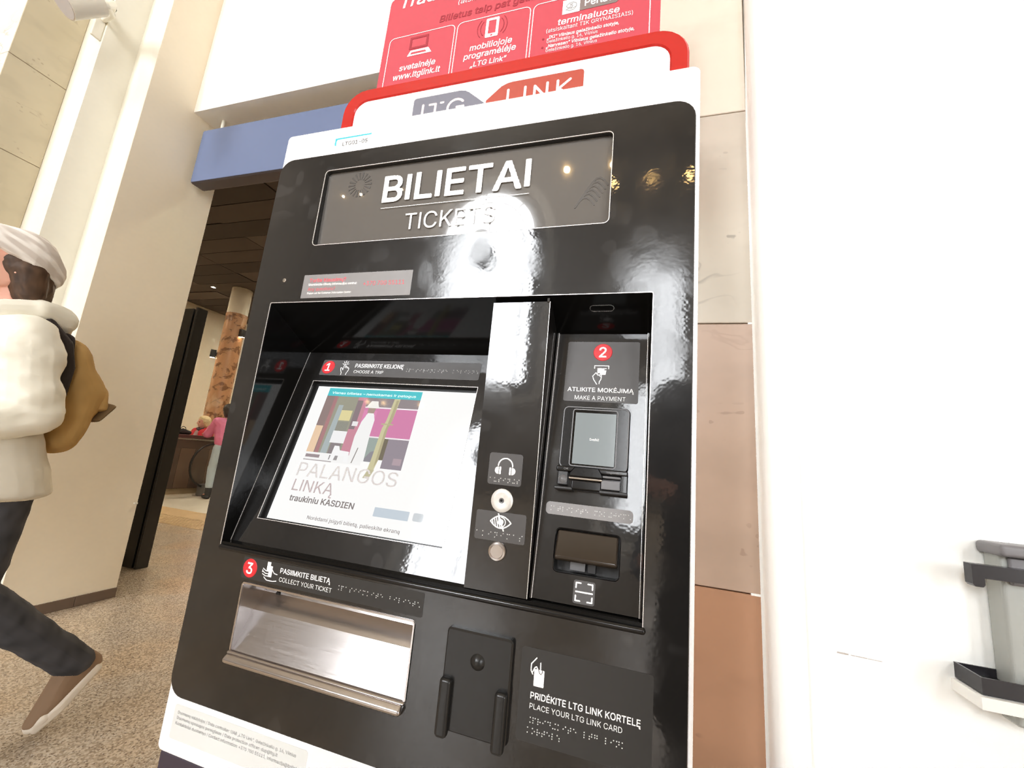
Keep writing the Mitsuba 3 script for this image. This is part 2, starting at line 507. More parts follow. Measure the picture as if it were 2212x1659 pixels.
add(s, Plane((0, .4, 0))(ext(sg.MultiPolygon(polys(shapely.union_all([line([(0.3655, 0.8292), (0.381, 0.8288)], 0.0028), line([(0.386, 0.8286), (0.410, 0.8280)], 0.0014), line([(0.412, 0.8279), (0.4323, 0.8276)], 0.0010)]))), 0.0003)), 'scratch_ink', label='thin grey scratch')

# left side of the passage: stepped jamb, marble pilaster
wj = struct('wall_passage')
part(wj, 'jamb', trimesh.creation.extrude_polygon(sg.Polygon([(-3.25, 1.515), (-3.25, 0.96), (-3.475, 0.96), (-3.475, 0.777), (-3.715, 0.777), (-3.715, 1.515)]), 13.0, engine='earcut'), 'plaster_passage', label='cream stepped side of the passage')
part(wj, 'masonry', box(-13.0, -3.715, 0.525, 1.515, 0, 13), 'hall_plaster')
zs = [0.0] + [0.329 + 0.584 * i for i in range(9)]
for z0, z1 in zip(zs, zs[1:]):
    g = sg.box(0.507, z0 + 0.0016, 0.776, z1 - 0.0016)
    m = plate(g, 0.022, 0.002)
    m.apply_transform(np.array([[0, 0, 1, -3.7155], [1, 0, 0, 0], [0, 1, 0, 0], [0, 0, 0, 1.0]]))
    part(wj, 'slab', m, 'marble_tan')
    for x0, x1 in ((-4.6, -3.6965), (-5.52, -4.603), (-6.44, -5.523)):
        part(wj, 'slab', Plane((0, 0.525, 0))(plate(sg.box(x0, z0 + 0.0016, x1 - 0.0, z1 - 0.0016), 0.020, 0.002)), 'marble_white')
part(wj, 'panel', box(-3.252, -3.246, 0.9605, 1.5155, 0.0, 13), 'plaster_warm_light', label='passage side with warm concourse light put into its tan colour')
bb = struct('baseboard_passage', 'low brown skirting at the foot of the passage wall')
for y0, y1 in ((0.962, 1.30), (1.302, 1.517)):
    part(bb, 'board', rbox(-3.252, -3.238, y0, y1, 0.0005, 0.060, 0.002, 8), 'skirting_brown')
add(struct('wall_lintel', 'white wall above the passage'), box(-3.25, -0.6, 1.248, 1.515, 3.444, 13), 'plaster_white')
add(struct('wall_jamb'), box(-0.6, -0.2, 0.85, 1.515, 0, 13), 'plaster_passage')

# concourse beyond the passage
add(struct('floor_concourse'), box(-13.2, 3.0, 3.22, 13.2, -0.2, -0.004), 'joint_mortar')
fl = 'floor_concourse'
STUDS = []
dome = lathe([(0.0135, 0), (0.0115, 0.0035), (0.006, 0.005), (0, 0.0052)], (0, 0, 0), 8)
for iy in range(2):
    for ix in range(16):
        x0, y0 = -8.4 + 0.38 * ix, 3.222 + 0.38 * iy
        part(fl, 'tactile_tile', rbox(x0 + .0015, x0 + .3785, y0 + .0015, y0 + .3785, -0.012, 0.003, 0.002, 6), 'tactile_beige')
        if iy == 0:
            for a in range(7):
                for b in range(7):
                    d = dome.copy()
                    d.apply_translation([x0 + 0.027 + 0.0543 * a, y0 + 0.027 + 0.0543 * b, 0.003])
                    STUDS.append(d)
part(fl, 'stud', cat(STUDS), 'metal_stud', 40, stuff=True, label='shiny tactile studs')
for iy in range(6):
    for ix in range(12):
        x0, y0 = -12.0 + 0.8 * ix, 3.984 + 0.8 * iy
        part(fl, 'tile', rbox(x0 + .001, x0 + .799, y0 + .001, y0 + .799, -0.02, 0.0, 0.0015, 6), 'tile_pale')
add(struct('wall_concourse_left', 'cream wall behind the counter'), box(-12.5, -12.2, 1.515, 13.2, 0, 4.66), 'plaster_cream')
add(struct('wall_concourse_far'), box(-12.2, 3.0, 12.9, 13.2, 0, 4.66), 'plaster_cream')
add(struct('wall_concourse_right'), box(2.7, 3.0, 1.515, 12.9, 0, 4.66), 'plaster_cream')
add(struct('wall_concourse_near'), box(-0.6, 2.7, 1.515, 1.6, 0, 4.66), 'plaster_cream')
cc = struct('ceiling_concourse', 'dark suspended ceiling of the concourse')
part(cc, 'slab', box(-12.5, 3.0, 1.515, 13.2, 4.70, 4.85), 'ceiling_void')
rng = np.random.default_rng(5)
for ix in range(5):
    for iy in range(15):
        x0, y0 = -12.19 + 1.75 * ix, 1.53 + 0.437 * iy
        dz = float(rng.choice([0, 0, 0.0, 0.012, 0.02, -0.006]))
        part(cc, 'panel', rbox(x0 + .006, x0 + 1.744, y0 + .006, y0 + .431, 4.65 + dz, 4.68 + dz, 0.003, 6), ['ceiling_tile_a', 'ceiling_tile_b', 'ceiling_tile_c'][int(rng.integers(0, 3))])
part(cc, 'panel', box(-3.43, 2.9, 1.53, 12.9, 4.655, 4.68), 'ceiling_tile_a')
part(cc, 'panel', box(-12.19, -3.44, 8.10, 12.9, 4.655, 4.68), 'ceiling_tile_a')

# round column of brown stone with a plain drum above it
CX, CY, CR = -9.52, 6.75, 0.225
col = struct('column', 'round brown stone column with a cream drum on top')
part(col, 'shaft', cyl((CX, CY, 0), (CX, CY, 3.93), CR, 40), 'stone_brown', 40)
part(col, 'collar', lathe([(CR, 3.93), (CR + .006, 3.94), (CR + .006, 3.99), (CR, 4.0), (CR - .02, 4.0)], (CX, CY, 0), 40), 'stone_brown', 30)
part(col, 'drum', cyl((CX, CY, 4.0), (CX, CY, 4.65), CR - 0.004, 40), 'plaster_cream', 40)


def downlight(x, y, label, group=None, r=0.11):
    d = thing('downlight', label, 'ceiling light', group)
    part(d, 'ring', lathe([(r, 4.648), (r * 1.22, 4.646), (r * 1.22, 4.638), (r, 4.634), (r - .006, 4.64), (r, 4.648)], (x, y, 0), 24), 'lamp_white', 30)
    m = trimesh.creation.cylinder(r - .004, 0.006, sections=20)
    m.apply_translation([x, y, 4.642])
    part(d, 'lens', m, 'lamp_white', emitter=emitter(DOWNLIGHT_RADIANCE))


downlight(-10.18, 6.50, 'small round white downlight in the dark concourse ceiling left of the column', r=0.05)
for x, y in ((-6.6, 3.0), (-4.0, 4.2), (-2.2, 2.6), (-7.6, 8.4), (-9.4, 3.9), (-5.2, 6.6), (-11.3, 4.6), (-11.5, 9.8), (-8.8, 8.2)):  # added unseen lamps that brighten the concourse and the passage
    downlight(x, y, 'added unseen round downlight that brightens the concourse', 'added downlights out of view that brighten the concourse', 0.19)


def wall_lamp(x, y, z, ang, label):
    k = thing('wall_lamp', label, 'wall lamp')
    P = trimesh.transformations.rotation_matrix(ang, [0, 0, 1])
    P[:3, 3] = (x, y, z)
    for nm, m, mt, e in (('body', rbox(-.055, .055, -.06, .05, -.09, .09, 0.004, 8), 'rubber_black', None), ('mount', box(-.03, .03, .045, .10, -.04, .04), 'rubber_black', None), ('lens', box(-.042, .042, -.05, .04, -.096, -.089), 'lamp_white', (26.0, 19.0, 12.0))):
        m.apply_transform(P)
        part(k, nm, m, mt, **({'emitter': emitter(e, 0.3)} if e else {}))


wall_lamp(CX - 0.235, CY - 0.19, 2.96, math.radians(-40), 'black box wall lamp on the left side of the brown column')
wall_lamp(CX + 0.27, CY + 0.02, 3.53, math.radians(95), 'black box wall lamp high on the right of the brown column')


# pendant lamps hanging in the hall behind the camera: their reflections show in the machine's black front
def pendant(x, y, z, r, label, group):
    k = thing('pendant_lamp', label, 'pendant lamp', group)
    part(k, 'cord', cyl((x, y, z + r * 1.6), (x, y, 12.99), 0.012, 6), 'cord')
    part(k, 'socket', cyl((x, y, z + r * .8), (x, y, z + r * 2.0), r * .45, 10), 'bulb_socket')
    m = trimesh.creation.icosphere(2, r)
    m.apply_translation([x, y, z])
    part(k, 'bulb', m, 'lamp_white', True, emitter=emitter(PENDANT_RADIANCE, 0.25))


for x, lb in ((-1.36, 'warm bulb on a long cord mirrored in the display pane right of the lettering'), (-0.56, 'warm bulb mirrored on the black front just beside the display pane'),
              (0.08, 'warm bulb mirrored midway between the display pane and the edge of the front'), (0.68, 'warm bulb mirrored at the outer edge of the black front')):
    pendant(x, -6.0, 6.02, 0.06, lb, 'near pendant lamps in the hall')
for x, lb in ((-9.8, 'small warm bulb mirrored in the display pane, first under the fan grille'), (-9.1, 'small warm bulb mirrored in the display pane, second under the fan grille'), (-7.55, 'small warm bulb mirrored in the display pane under the letter B')):
    pendant(x, -10.0, 8.95, 0.05, lb, 'far pendant lamps in the hall')
k = thing('hanging_globe', 'grey round globe hanging before the arched hall window', 'hanging lamp')
gx, gy, gz = -3.28, -7.0, 5.30
m = trimesh.creation.icosphere(3, 0.26)
m.apply_translation([gx, gy, gz])
part(k, 'globe', m, 'globe_grey', True)
part(k, 'cord', cyl((gx, gy, gz + 0.25), (gx, gy, 12.99), 0.012, 6), 'cord')

# ------------------------------------------------------------------ the ticket machine
TMK = thing('ticket_machine', 'white and glossy black ticket machine lettered BILIETAI, with touch screen, against the marble wall', 'ticket machine')
CW, CR_ = (-0.7252, 0.0733), (0.6096, 1.7457)
REC = (-0.6751, 0.0138, 0.9325, 1.3706)
WIN = (-0.6041, -0.0533, 1.4858, 1.6444)
TRAY = (-0.6128, -0.2918, 0.7786, 0.8840)

outer = plate(rr(CW[0], CR_[0], CW[1], CR_[1], 0.012), 0.377, 0.003)
outer = man(Plane((0, .380, 0))(outer))
for b, d in ((REC, 0.20), (WIN, 0.06), (TRAY, 0.12)):
    outer = outer - mbox(b[0] - .004, b[1] + .004, -0.01, d, b[2] - .004, b[3] + .004)
part(TMK, 'cabinet', tm(outer), 'white_lacquer', 30, label='white lacquered cabinet')
part(TMK, 'plinth', rbox(-0.722, 0.070, 0.008, 0.37, 0.0, 0.6085, 0.004), 'plinth_paint', 30, label='dark lower cabinet')


def cutter(g, h=0.006, bev=0.0012, z=0.0):
    """a hole with a chamfered rim"""
    a, b = np.array(g.exterior.coords)[:-1], np.array(g.buffer(bev, quad_segs=6).exterior.coords)[:-1]
    lo = m3.Manifold.hull_points(np.vstack([np.c_[a, np.full(len(a), z - h)], np.c_[a, np.full(len(a), z + .001)]]))
    hi = m3.Manifold.hull_points(np.vstack([np.c_[a, np.full(len(a), z - bev)], np.c_[b, np.full(len(b), z)], np.c_[b, np.full(len(b), z + .001)]]))
    return lo + hi


panel = man(plate(rr(-0.7224, 0.6926, 0.0672, 1.6826, 0.030), 0.003, 0.0008, -0.003))
for b, r in ((REC, 0.002), (WIN, 0.008), (TRAY, 0.006)):
    panel = panel - cutter(rr(b[0], b[2], b[1], b[3], r))
part(TMK, 'front_panel', FRONT(tm(panel)), 'black_gloss', 25, label='glossy black front panel')
for b, r in ((REC, 0.002), (WIN, 0.008)):
    g = rr(b[0], b[2], b[1], b[3], r)
    part(TMK, 'edge_glint', FRONT(ext(g.buffer(.0013).difference(g), .0009, -.0005)), 'edge_highlight', label='bare edge of the cut-out, caught window light put into its pale colour')
part(TMK, 'screw', FRONT(lathe([(0, .0016), (.0026, .0016), (.0040, .0008), (.0042, 0), (0, 0)], (-0.6536, 1.4162, 0), 16)), 'steel_polished', 30)

# lettered display window
dw = numbered(TMK + '__display_window')
# the rim, the sunk board, two grilles behind the pane, the pane tilted a little
tilt = math.radians(1.15)
BOARD = Plane((0, 0.0122, 1.4858), v=(0, -math.sin(tilt), math.cos(tilt)))
part(dw, 'board', BOARD(ext(sg.box(WIN[0], 0, WIN[1], WIN[3] - WIN[2]), .002, -.002)), 'display_back')
rim = rr(WIN[0], WIN[2], WIN[1], WIN[3], 0.008)
part(dw, 'rim', FRONT(ext(rim.buffer(.004).difference(rim), 0.013, -0.0165)), 'black_satin')
principled('edge_highlight', sr(226, 222, 220), 0.3, metallic=0.55)  # pale metal that carries the highlight caught along the cut edges
gcx, gcy = -0.5267, 1.612
blades = [sg.Polygon([(gcx + r * math.cos(a + t), gcy + r * math.sin(a + t)) for r, t in ((.011, -.07), (.026, -.075), (.026, .075), (.011, .07))]) for a in np.arange(18) * np.pi / 9]
part(dw, 'fan_grille', BOARD(ext(sa.translate(sg.MultiPolygon(blades), 0, -1.4858), .0008)), 'display_grille', label='round fan grille')
lv = [line([(-0.108 + 0.004 * i + .03 * t, 1.523 + .0065 * i + .016 * math.sin(t * 3)) for t in np.linspace(0, 1, 6)], .003) for i in range(6)]
part(dw, 'vent_grille', BOARD(ext(sa.translate(shapely.union_all(lv), 0, -1.4858), .0008)), 'display_grille', label='slotted vent grille')
GLASS = Plane((0, 0.0100, 1.4858), v=(0, -math.sin(tilt), math.cos(tilt)))
gp = sg.box(WIN[0] + .0004, 0.0006, WIN[1] - .0004, WIN[3] - WIN[2] - .0006)
part(dw, 'pane', GLASS(flat_mesh(gp)), 'display_glass', label='clear pane')
z0 = 1.4858
text(dw, 'BILIETAI', GLASS, -0.4706, 1.5680 - z0, -0.1853, 0.0517, True)
flat(dw, 'rule', GLASS, line([(-0.4700, 1.5552 - z0), (-0.1860, 1.5552 - z0)], 0.0012), 'print_white')
text(dw, 'TICKETS', GLASS, -0.4150, 1.5083 - z0, -0.2420, 0.0315)

# recess: sloping ceiling, sides, ledge
th = 0.003
CE = lambda y: 1.3706 - 0.5521 * y
part(TMK, 'recess_ceiling', prism([(0.0005, CE(0.0005)), (0.119, CE(0.119)), (0.119, CE(0.119) + th), (0.0005, 1.3706 + th)], REC[0], REC[1]), 'black_recess')
part(TMK, 'recess_side', prism([(0.001, 1.3706), (0.119, CE(0.119)), (0.119, 0.94), (0.001, 0.9325)], REC[0] - th, REC[0]), 'black_recess_side')
part(TMK, 'recess_side', prism([(0.001, 1.3706), (0.119, CE(0.119)), (0.119, 0.94), (0.001, 0.9325)], REC[1], REC[1] + th), 'black_recess_side')
CEIL = Plane((0, 0.0236, CE(0.0236)), v=(0, 1, -0.5521))     # faces down and out
ov = sg.LineString([(-0.070, 0), (-0.046, 0)]).buffer(0.0065, quad_segs=6)
part(TMK, 'camera_slot', CEIL(ext(ov.difference(ov.buffer(-.0014)), 0.0012)), 'steel_polished', label='oval slot with a bright rim')
part(TMK, 'ledge', tube([(-0.673, 0.0005, 0.9300), (0.0139, 0.0005, 0.9300)], 0.0045, 20), 'black_plastic', 50, label='rounded black ledge')
part(TMK, 'ledge', box(REC[0], REC[1], 0.001, 0.030, 0.9325, 0.9385), 'black_recess')

# touch panel
tp = numbered(TMK + '__touch_panel')
AP = sg.box(-0.6366, 0.0428, -0.2762, 0.3147)
pl_ = man(ext(sg.box(-0.6748, 0.0, -0.2245, 0.3813), 0.004, -0.004)) - cutter(AP, 0.006, 0.0014)
part(tp, 'frame', TOUCH(tm(pl_)), 'black_gloss', 25, label='glossy black screen surround')
part(tp, 'edge_glint', TOUCH(ext(AP.buffer(.0011, join_style=2).difference(AP), .0008, -.0005)), 'edge_highlight')
part(tp, 'edge_glint', TOUCH(ext(sg.box(-0.6750, 0.0, -0.6740, 0.3813), .0006, -.0001)), 'edge_highlight')
part(tp, 'bezel', TOUCH(ext(AP.buffer(.003, join_style=2).difference(AP), .0085, -.0125)), 'black_satin')
LIT = sg.box(-0.6290, 0.0455, -0.2790, 0.3085)
part(tp, 'bezel', TOUCH(ext(AP.buffer(.002, join_style=2).difference(LIT), .002, -.0130)), 'black_satin')

# what the screen shows: a plain advertisement with a photograph of a street (flat areas of colour)
ZS = -0.0112
W_ = SCREEN_WHITE
areas = [(LIT, (W_, W_, W_ * .985))]


def paint(g, c, k=1.0):
    global areas
    areas = [(a.difference(g), col) for a, col in areas] + [(g.intersection(LIT), [v * k for v in c])]


PX0, PX1, PZ0, PZ1 = -0.5995, -0.3890, 0.1560, 0.2885


def pp(*q):
    return sg.Polygon([(PX0 + (PX1 - PX0) * x, PZ0 + (PZ1 - PZ0) * y) for x, y in q])


paint(sg.box(PX0, PZ1, PX1, 0.3055), sr(80, 208, 216), 1.6)
paint(pp((0, .1), (1, .1), (1, 1), (0, 1)), sr(150, 140, 118))
for q, c in [
    (((0, .1), (.09, .1), (.09, 1), (0, 1)), (112, 70, 60)), (((0, .1), (.08, .1), (.08, .52), (0, .52)), (236, 196, 150)),
    (((.09, .1), (.13, .1), (.13, 1), (.09, 1)), (150, 60, 66)), (((.13, .1), (.36, .1), (.36, 1), (.13, 1)), (126, 124, 92)),
    (((.15, .1), (.22, .1), (.22, .86), (.17, .86)), (150, 166, 168)), (((.22, .62), (.34, .62), (.34, .78), (.22, .78)), (222, 208, 130)),
    (((.22, .44), (.34, .44), (.34, .60), (.22, .60)), (108, 108, 86)), (((.21, .28), (.36, .28), (.36, .46), (.21, .46)), (246, 246, 246)),
    (((.23, .10), (.34, .10), (.34, .28), (.23, .28)), (96, 78, 84)), (((.36, .1), (.46, .1), (.46, 1), (.36, 1)), (196, 98, 128)),
    (((.36, .5), (.42, .5), (.42, .95), (.36, .95)), (96, 56, 70)), (((.46, .86), (1, .86), (1, 1), (.46, 1)), (112, 92, 98)),
    (((.46, .42), (1, .42), (1, .86), (.46, .86)), (206, 78, 152)), (((.46, .80), (.47, .42), (.60, .42), (.60, .80)), (220, 96, 166)),
    (((.46, .84), (1, .84), (1, .86), (.46, .86)), (250, 240, 246)), (((.46, .40), (1, .40), (1, .42), (.46, .42)), (246, 236, 240)),
    (((.60, .06), (.74, .06), (.74, .40), (.60, .40)), (126, 146, 136)), (((.60, .06), (.74, .06), (.74, .24), (.66, .20)), (104, 100, 112)),
    (((.80, -.01), (1, -.01), (1, .40), (.80, .40)), (116, 98, 116)), (((.90, .05), (.98, .05), (.98, .14), (.90, .14)), (160, 130, 142)),
    (((0, 0), (.60, 0), (.60, .12), (0, .12)), (250, 250, 248)), (((.01, .045), (.16, .045), (.16, .09), (.01, .09)), (126, 104, 110)),
    (((.26, .035), (.35, .035), (.35, .10), (.26, .10)), (128, 122, 124)), (((.0, .0), (.30, .0), (.30, .015), (.0, .015)), (166, 156, 158)),
    # a figure in white with a hat and a white dog
    (((.47, .06), (.52, .06), (.53, .35), (.60, .35), (.62, .06), (.56, .05), (.60, .62), (.58, .74), (.50, .74), (.46, .50)), (250, 250, 250)),
    (((.46, .05), (.62, .05), (.60, .45), (.60, .66), (.57, .76), (.51, .76), (.47, .62), (.45, .40)), (248, 248, 246)),
    (((.50, .76), (.57, .76), (.58, .86), (.50, .86)), (150, 116, 96)), (((.47, .84), (.61, .84), (.59, .90), (.58, .95), (.51, .95), (.49, .90)), (248, 246, 238)),
    (((.38, .55), (.44, .55), (.44, .62), (.38, .62)), (238, 236, 236)), (((.50, .02), (.51, .02), (.53, .24), (.52, .24)), (120, 110, 104)),
    (((.27, .02), (.31, .02), (.32, .10), (.41, .10), (.42, .02), (.46, .02), (.45, .17), (.35, .18), (.33, .24), (.28, .24)), (252, 252, 252)),
    # lamp post
    (((.68, -.06), (.74, -.06), (.76, .1), (.76, .55), (.78, .66), (.80, 1), (.74, 1), (.72, .66), (.70, .55), (.69, .1)), (198, 190, 132)),
    (((.735, .0), (.76, .1), (.76, .55), (.78, .66), (.79, .98), (.765, .98), (.745, .62), (.735, .5)), (164, 152, 92)),
    (((.68, .60), (.80, .60), (.80, .62), (.68, .62)), (176, 164, 104)), (((.66, -.16), (.72, -.16), (.75, -.04), (.69, -.04)), (184, 176, 126)),
]:
    paint(pp(*q).buffer(0), [0.17 + 0.83 * v for v in sr(*c)], 1.7)  # colours lifted by the pale haze of glare over the picture
paint(rr(-0.4180, 0.0745, -0.3515, 0.0895, .001), sr(214, 226, 236), 1.5)
paint(rr(-0.3440, 0.0760, -0.3250, 0.0890, .003), sr(222, 228, 232), 1.5)
V, F, C = [], [], []
n0 = 0
for g, c in areas:
    for p_ in polys(g):
        p_ = p_.simplify(1e-6)
        if p_.area < 1e-9:
            continue
        vs, fs = trimesh.creation.triangulate_polygon(p_, engine='earcut')
        V.append(np.c_[vs, np.full(len(vs), ZS)]); F.append(np.asarray(fs) + n0); C.append(np.tile(np.asarray(c, float), (len(vs), 1)))
        n0 += len(vs)
sm = TOUCH(trimesh.Trimesh(np.vstack(V), np.vstack(F), process=False))
principled('screen_glass', (0.02, 0.02, 0.02), 0.055, specular=0.55)
part(tp, 'screen', sm, 'screen_glass', color=np.vstack(C), label='lit screen with a street advertisement',
     emitter={'type': 'area', 'radiance': {'type': 'mesh_attribute', 'name': 'vertex_color'}, 'sampling_weight': 0.6})
ts = dict(z=ZS + .0004, mat='screen_ink', depth=.0002)
principled('screen_ink', sr(120, 116, 118), 0.07, specular=0.55)
principled('screen_ink_half_washed', sr(176, 166, 170), 0.07, specular=0.55)
principled('screen_ink_washed', sr(196, 194, 196), 0.07, specular=0.55)  # letter inks paled to carry the washed-out look of overexposure
principled('screen_ink_pale', sr(225, 245, 245), 0.1)
k_ = 1.015
text(tp, 'PALANGOS', TOUCH, -0.6010, 0.1255, -0.3900, 0.0250, z=ts['z'], mat='screen_ink_washed', depth=.0002)
text(tp, 'LINKĄ', TOUCH, -0.5990, 0.0985, -0.5100, 0.0205, z=ts['z'], mat='screen_ink_half_washed', depth=.0002)
text(tp, 'traukiniu KASDIEN', TOUCH, -0.5960, 0.0806, -0.4585, 0.0100, True, **ts)
text(tp, 'Norėdami įsigyti bilietą, palieskite ekraną', TOUCH, -0.5440, 0.0540, -0.3600, 0.0060, **ts)
text(tp, 'Vienas bilietas – nemokamas ir patogus', TOUCH, -0.5900, 0.2930, -0.4000, 0.0048, True, z=ZS + .0004, mat='screen_ink_pale', depth=.0002)

# stickers with writing


def icon(parent, pl, cx, cy, sx, sy, lines=(), fills=(), w=0.0012, mat='print_white', holes=()):
    f = lambda q: [(cx + sx * x, cy + sy * y) for x, y in q]
    g = shapely.union_all([line(f(q), w) for q in lines] + [sg.Polygon(f(q)) for q in fills])
    if holes:
        g = g.difference(shapely.union_all([line(f(q), w * .7) for q in holes]))
    return flat(parent, 'icon', pl, g, mat, label='pictogram')


def badge(parent, pl, x, y, r, digit):
    part(parent, 'badge', pl(lathe([(0, .0012), (r - .0008, .0012), (r, .0006), (r, .0003), (0, .0003)], (x, y, 0), 32)), 'print_red', 30, label='round red badge')
    m = meshkit.text_mesh(digit, 1.0, 0.002, True)
    b = m.bounds
    s = r * 1.15
    m.vertices = np.c_[(m.vertices[:, :2] - (b[0, :2] + b[1, :2]) / 2) * s + [x, y], m.vertices[:, 2] * .15 + .0012]
    part(parent, 'numeral', pl(m), 'print_white')


def sticker(pl, g, matn, label, z=0.0001, h=0.0003):
    k = numbered(TMK + '__sticker')
    labels[k] = {'label': label}
    part(k, 'film', pl(ext(g, h, z)), matn)
    return k


HAND_TAP = [[(-.25, -.1), (-.25, .38), (-.1, .52), (.05, .38), (.05, -.05)], [(.05, .12), (.22, .2), (.34, .08), (.34, -.05)], [(.34, .08), (.52, .1), (.62, -.02), (.62, -.1)], [(.62, -.05), (.80, -.05), (.84, -.35), (.62, -.72), (.58, -1)],
            [(-.25, -.12), (-.25, -.34), (-.55, -.02), (-.78, -.05), (-.72, -.25), (-.36, -.72), (-.34, -1)], [(-.1, .68), (-.1, .98)], [(-.32, .62), (-.5, .86)], [(.12, .62), (.3, .86)], [(-.42, .48), (-.68, .56)], [(.22, .48), (.48, .56)]]
s1 = sticker(TOUCH, rr(-0.6300, 0.3286, -0.2778, 0.3641, .003), 'sticker_film', 'grey strip reading PASIRINKITE KELIONĘ above the screen')
badge(s1, TOUCH, -0.6129, 0.3470, 0.0150, '1')
icon(s1, TOUCH, -0.5725, 0.3470, 0.0125, 0.0160, HAND_TAP, w=.0014)
text(s1, 'PASIRINKITE KELIONĘ', TOUCH, -0.5491, 0.3480, -0.4380, 0.0086, True)
text(s1, 'CHOOSE A TRIP', TOUCH, -0.5482, 0.3354, -0.4799, 0.0065)
braille(s1, '^pasirinkite kelionę', TOUCH, -0.4315, 0.3425, -0.2822, .0026)

# pay panel: edges, sticker, terminal, scanner
pp_ = numbered(TMK + '__pay_panel')
SC = rr(-0.1040, 0.0378, -0.0169, 0.0938, .006)
pm = man(ext(sg.box(-0.1318, 0.0, 0.0128, 0.3960), 0.003, -0.003)) - cutter(SC, 0.006, 0.0012)
part(pp_, 'plate', PAY(tm(pm)), 'black_gloss', 25, label='glossy black payment plate')
part(pp_, 'edge_strip', PAY(ext(sg.box(-0.1318, 0, -0.1290, .396), .004)), 'black_gloss')
part(pp_, 'edge_strip', PAY(ext(sg.box(0.0104, 0, 0.0128, .396), .004)), 'black_gloss')
part(pp_, 'edge_glint', PAY(ext(sg.box(0.0098, 0, 0.0106, .396), .0042)), 'edge_highlight')
part(pp_, 'edge_glint', PAY(ext(sg.box(-0.1292, 0, -0.1285, .396), .0042)), 'edge_highlight')
s2 = sticker(PAY, rr(-0.1126, 0.2812, -0.0008, 0.3820, .003), 'sticker_film', 'grey square sticker reading ATLIKITE MOKĖJIMĄ above the card terminal')
badge(s2, PAY, -0.0566, 0.3638, 0.0147, '2')
icon(s2, PAY, -0.0580, 0.3262, 0.0125, 0.0160, [[(-.78, .62), (-.78, .92), (.95, .92), (.95, .62)], [(-.55, .18), (-.95, -.18), (-.78, -.55), (-.40, -1)], [(-.55, .18), (-.30, -.08), (-.12, -.02), (-.02, -.2)], [(.12, -.05), (.10, -.5), (-.08, -.72), (-.1, -.95)]],
     [[(-.42, .66), (.72, .66), (.62, -.02), (-.05, -.02), (-.10, .16), (-.40, .10)]], w=.0014)
flat(s2, 'chip', PAY, sg.box(-0.0525, .3335, -.0495, .3352), 'sticker_dark', z=.0008)
text(s2, 'ATLIKITE MOKĖJIMĄ', PAY, -0.1072, 0.2974, -0.0071, 0.0066, True)
text(s2, 'MAKE A PAYMENT', PAY, -0.0948, 0.2842, -0.0188, 0.0066)

pt = numbered(TMK + '__payment_terminal')
labels[pt] = {'label': 'small black card payment terminal'}
part(pt, 'body', PAY(plate(rr(-0.1098, 0.1760, -0.0105, 0.2722, .009), .0050, .0015)), 'black_plastic', 30)
ring = rr(-0.1098, 0.1768, -0.0105, 0.2722, .009).buffer(-.0012)
part(pt, 'rim', PAY(ext(ring.difference(ring.buffer(-.0016)), .0014, .0046)), 'mid_grey_plastic')
sb = rr(-0.0929, 0.1825, -0.0291, 0.2660, .003)
part(pt, 'screen_frame', PAY(ext(sb.buffer(.0016).difference(sb), .0012, .0048)), 'mid_grey_plastic')
part(pt, 'screen_frame', PAY(ext(sb, .0004, .0048)), 'black_recess_side')
part(pt, 'screen', PAY(ext(sg.box(-0.0900, 0.1847, -0.0303, 0.2619), .0003, .0051)), 'terminal_screen', emitter=emitter((0.52, 0.58, 0.58), 0.1), label='terminal screen, its grey glow standing in for the mirrored window')  # mostly dark screen; emission imitates the hall window mirrored on it
principled('terminal_screen', (0.05, 0.052, 0.053), 0.10, specular=0.6)
text(pt, 'Sveiki!', PAY, -0.0670, 0.2200, -0.0535, 0.0036, True, z=.0055)
part(pt, 'card_unit', PAY(ext(rr(-0.1100, 0.1468, -0.0104, 0.1785, .002), .0060)), 'black_plastic', label='card slot unit')
part(pt, 'card_unit', PAY(rbox(-0.1100, -0.0104, 0.1715, 0.1790, .003, .0150, .002)), 'black_plastic', 30)
part(pt, 'lamp_block', PAY(rbox(-0.1072, -0.0925, 0.1520, 0.1716, .004, .0145, .0014)), 'dark_grey_plastic', 30)
part(pt, 'lamp', PAY(lathe([(0, .0022), (.003, .0018), (.0050, .0006), (.0055, 0), (.0062, .0004), (.0066, 0)], (-0.0996, 0.1600, .0145), 20)), 'mid_grey_plastic', 30, label='round grey lamp')
hood = man(plate(sg.Polygon([(-0.0905, .1690), (-0.0838, .1782), (-0.0500, .1788), (-0.0440, .1690), (-0.0440, .1650), (-0.0905, .1650)]), .0150, .0012, .003))
part(pt, 'card_hood', PAY(tm(hood)), 'black_plastic', 25)
part(pt, 'slot_lip', PAY(rbox(-0.0915, -0.0440, 0.1612, 0.1650, .006, .0160, .0016)), 'steel_polished', 30, label='bright card slot lip')
part(pt, 'slot_lip', PAY(rbox(-0.0870, -0.0460, 0.1480, 0.1606, .005, .0135, .0016)), 'black_plastic', 30)
part(pt, 'stripe_reader', PAY(rbox(-0.0457, -0.0202, 0.1515, 0.1640, .004, .0150, .0010)), 'mid_grey_plastic', 30, label='light grey stripe reader')
part(pt, 'stripe_reader', PAY(rbox(-0.0457, -0.0202, 0.1668, 0.1700, .004, .0150, .0010)), 'mid_grey_plastic', 30)
part(pt, 'card_unit', PAY(rbox(-0.1108, -0.0850, 0.1455, 0.1500, .002, .0160, .0014)), 'dark_grey_plastic', 30)
part(pt, 'card_unit', PAY(rbox(-0.0480, -0.0100, 0.1452, 0.1500, .002, .0160, .0014)), 'dark_grey_plastic', 30)
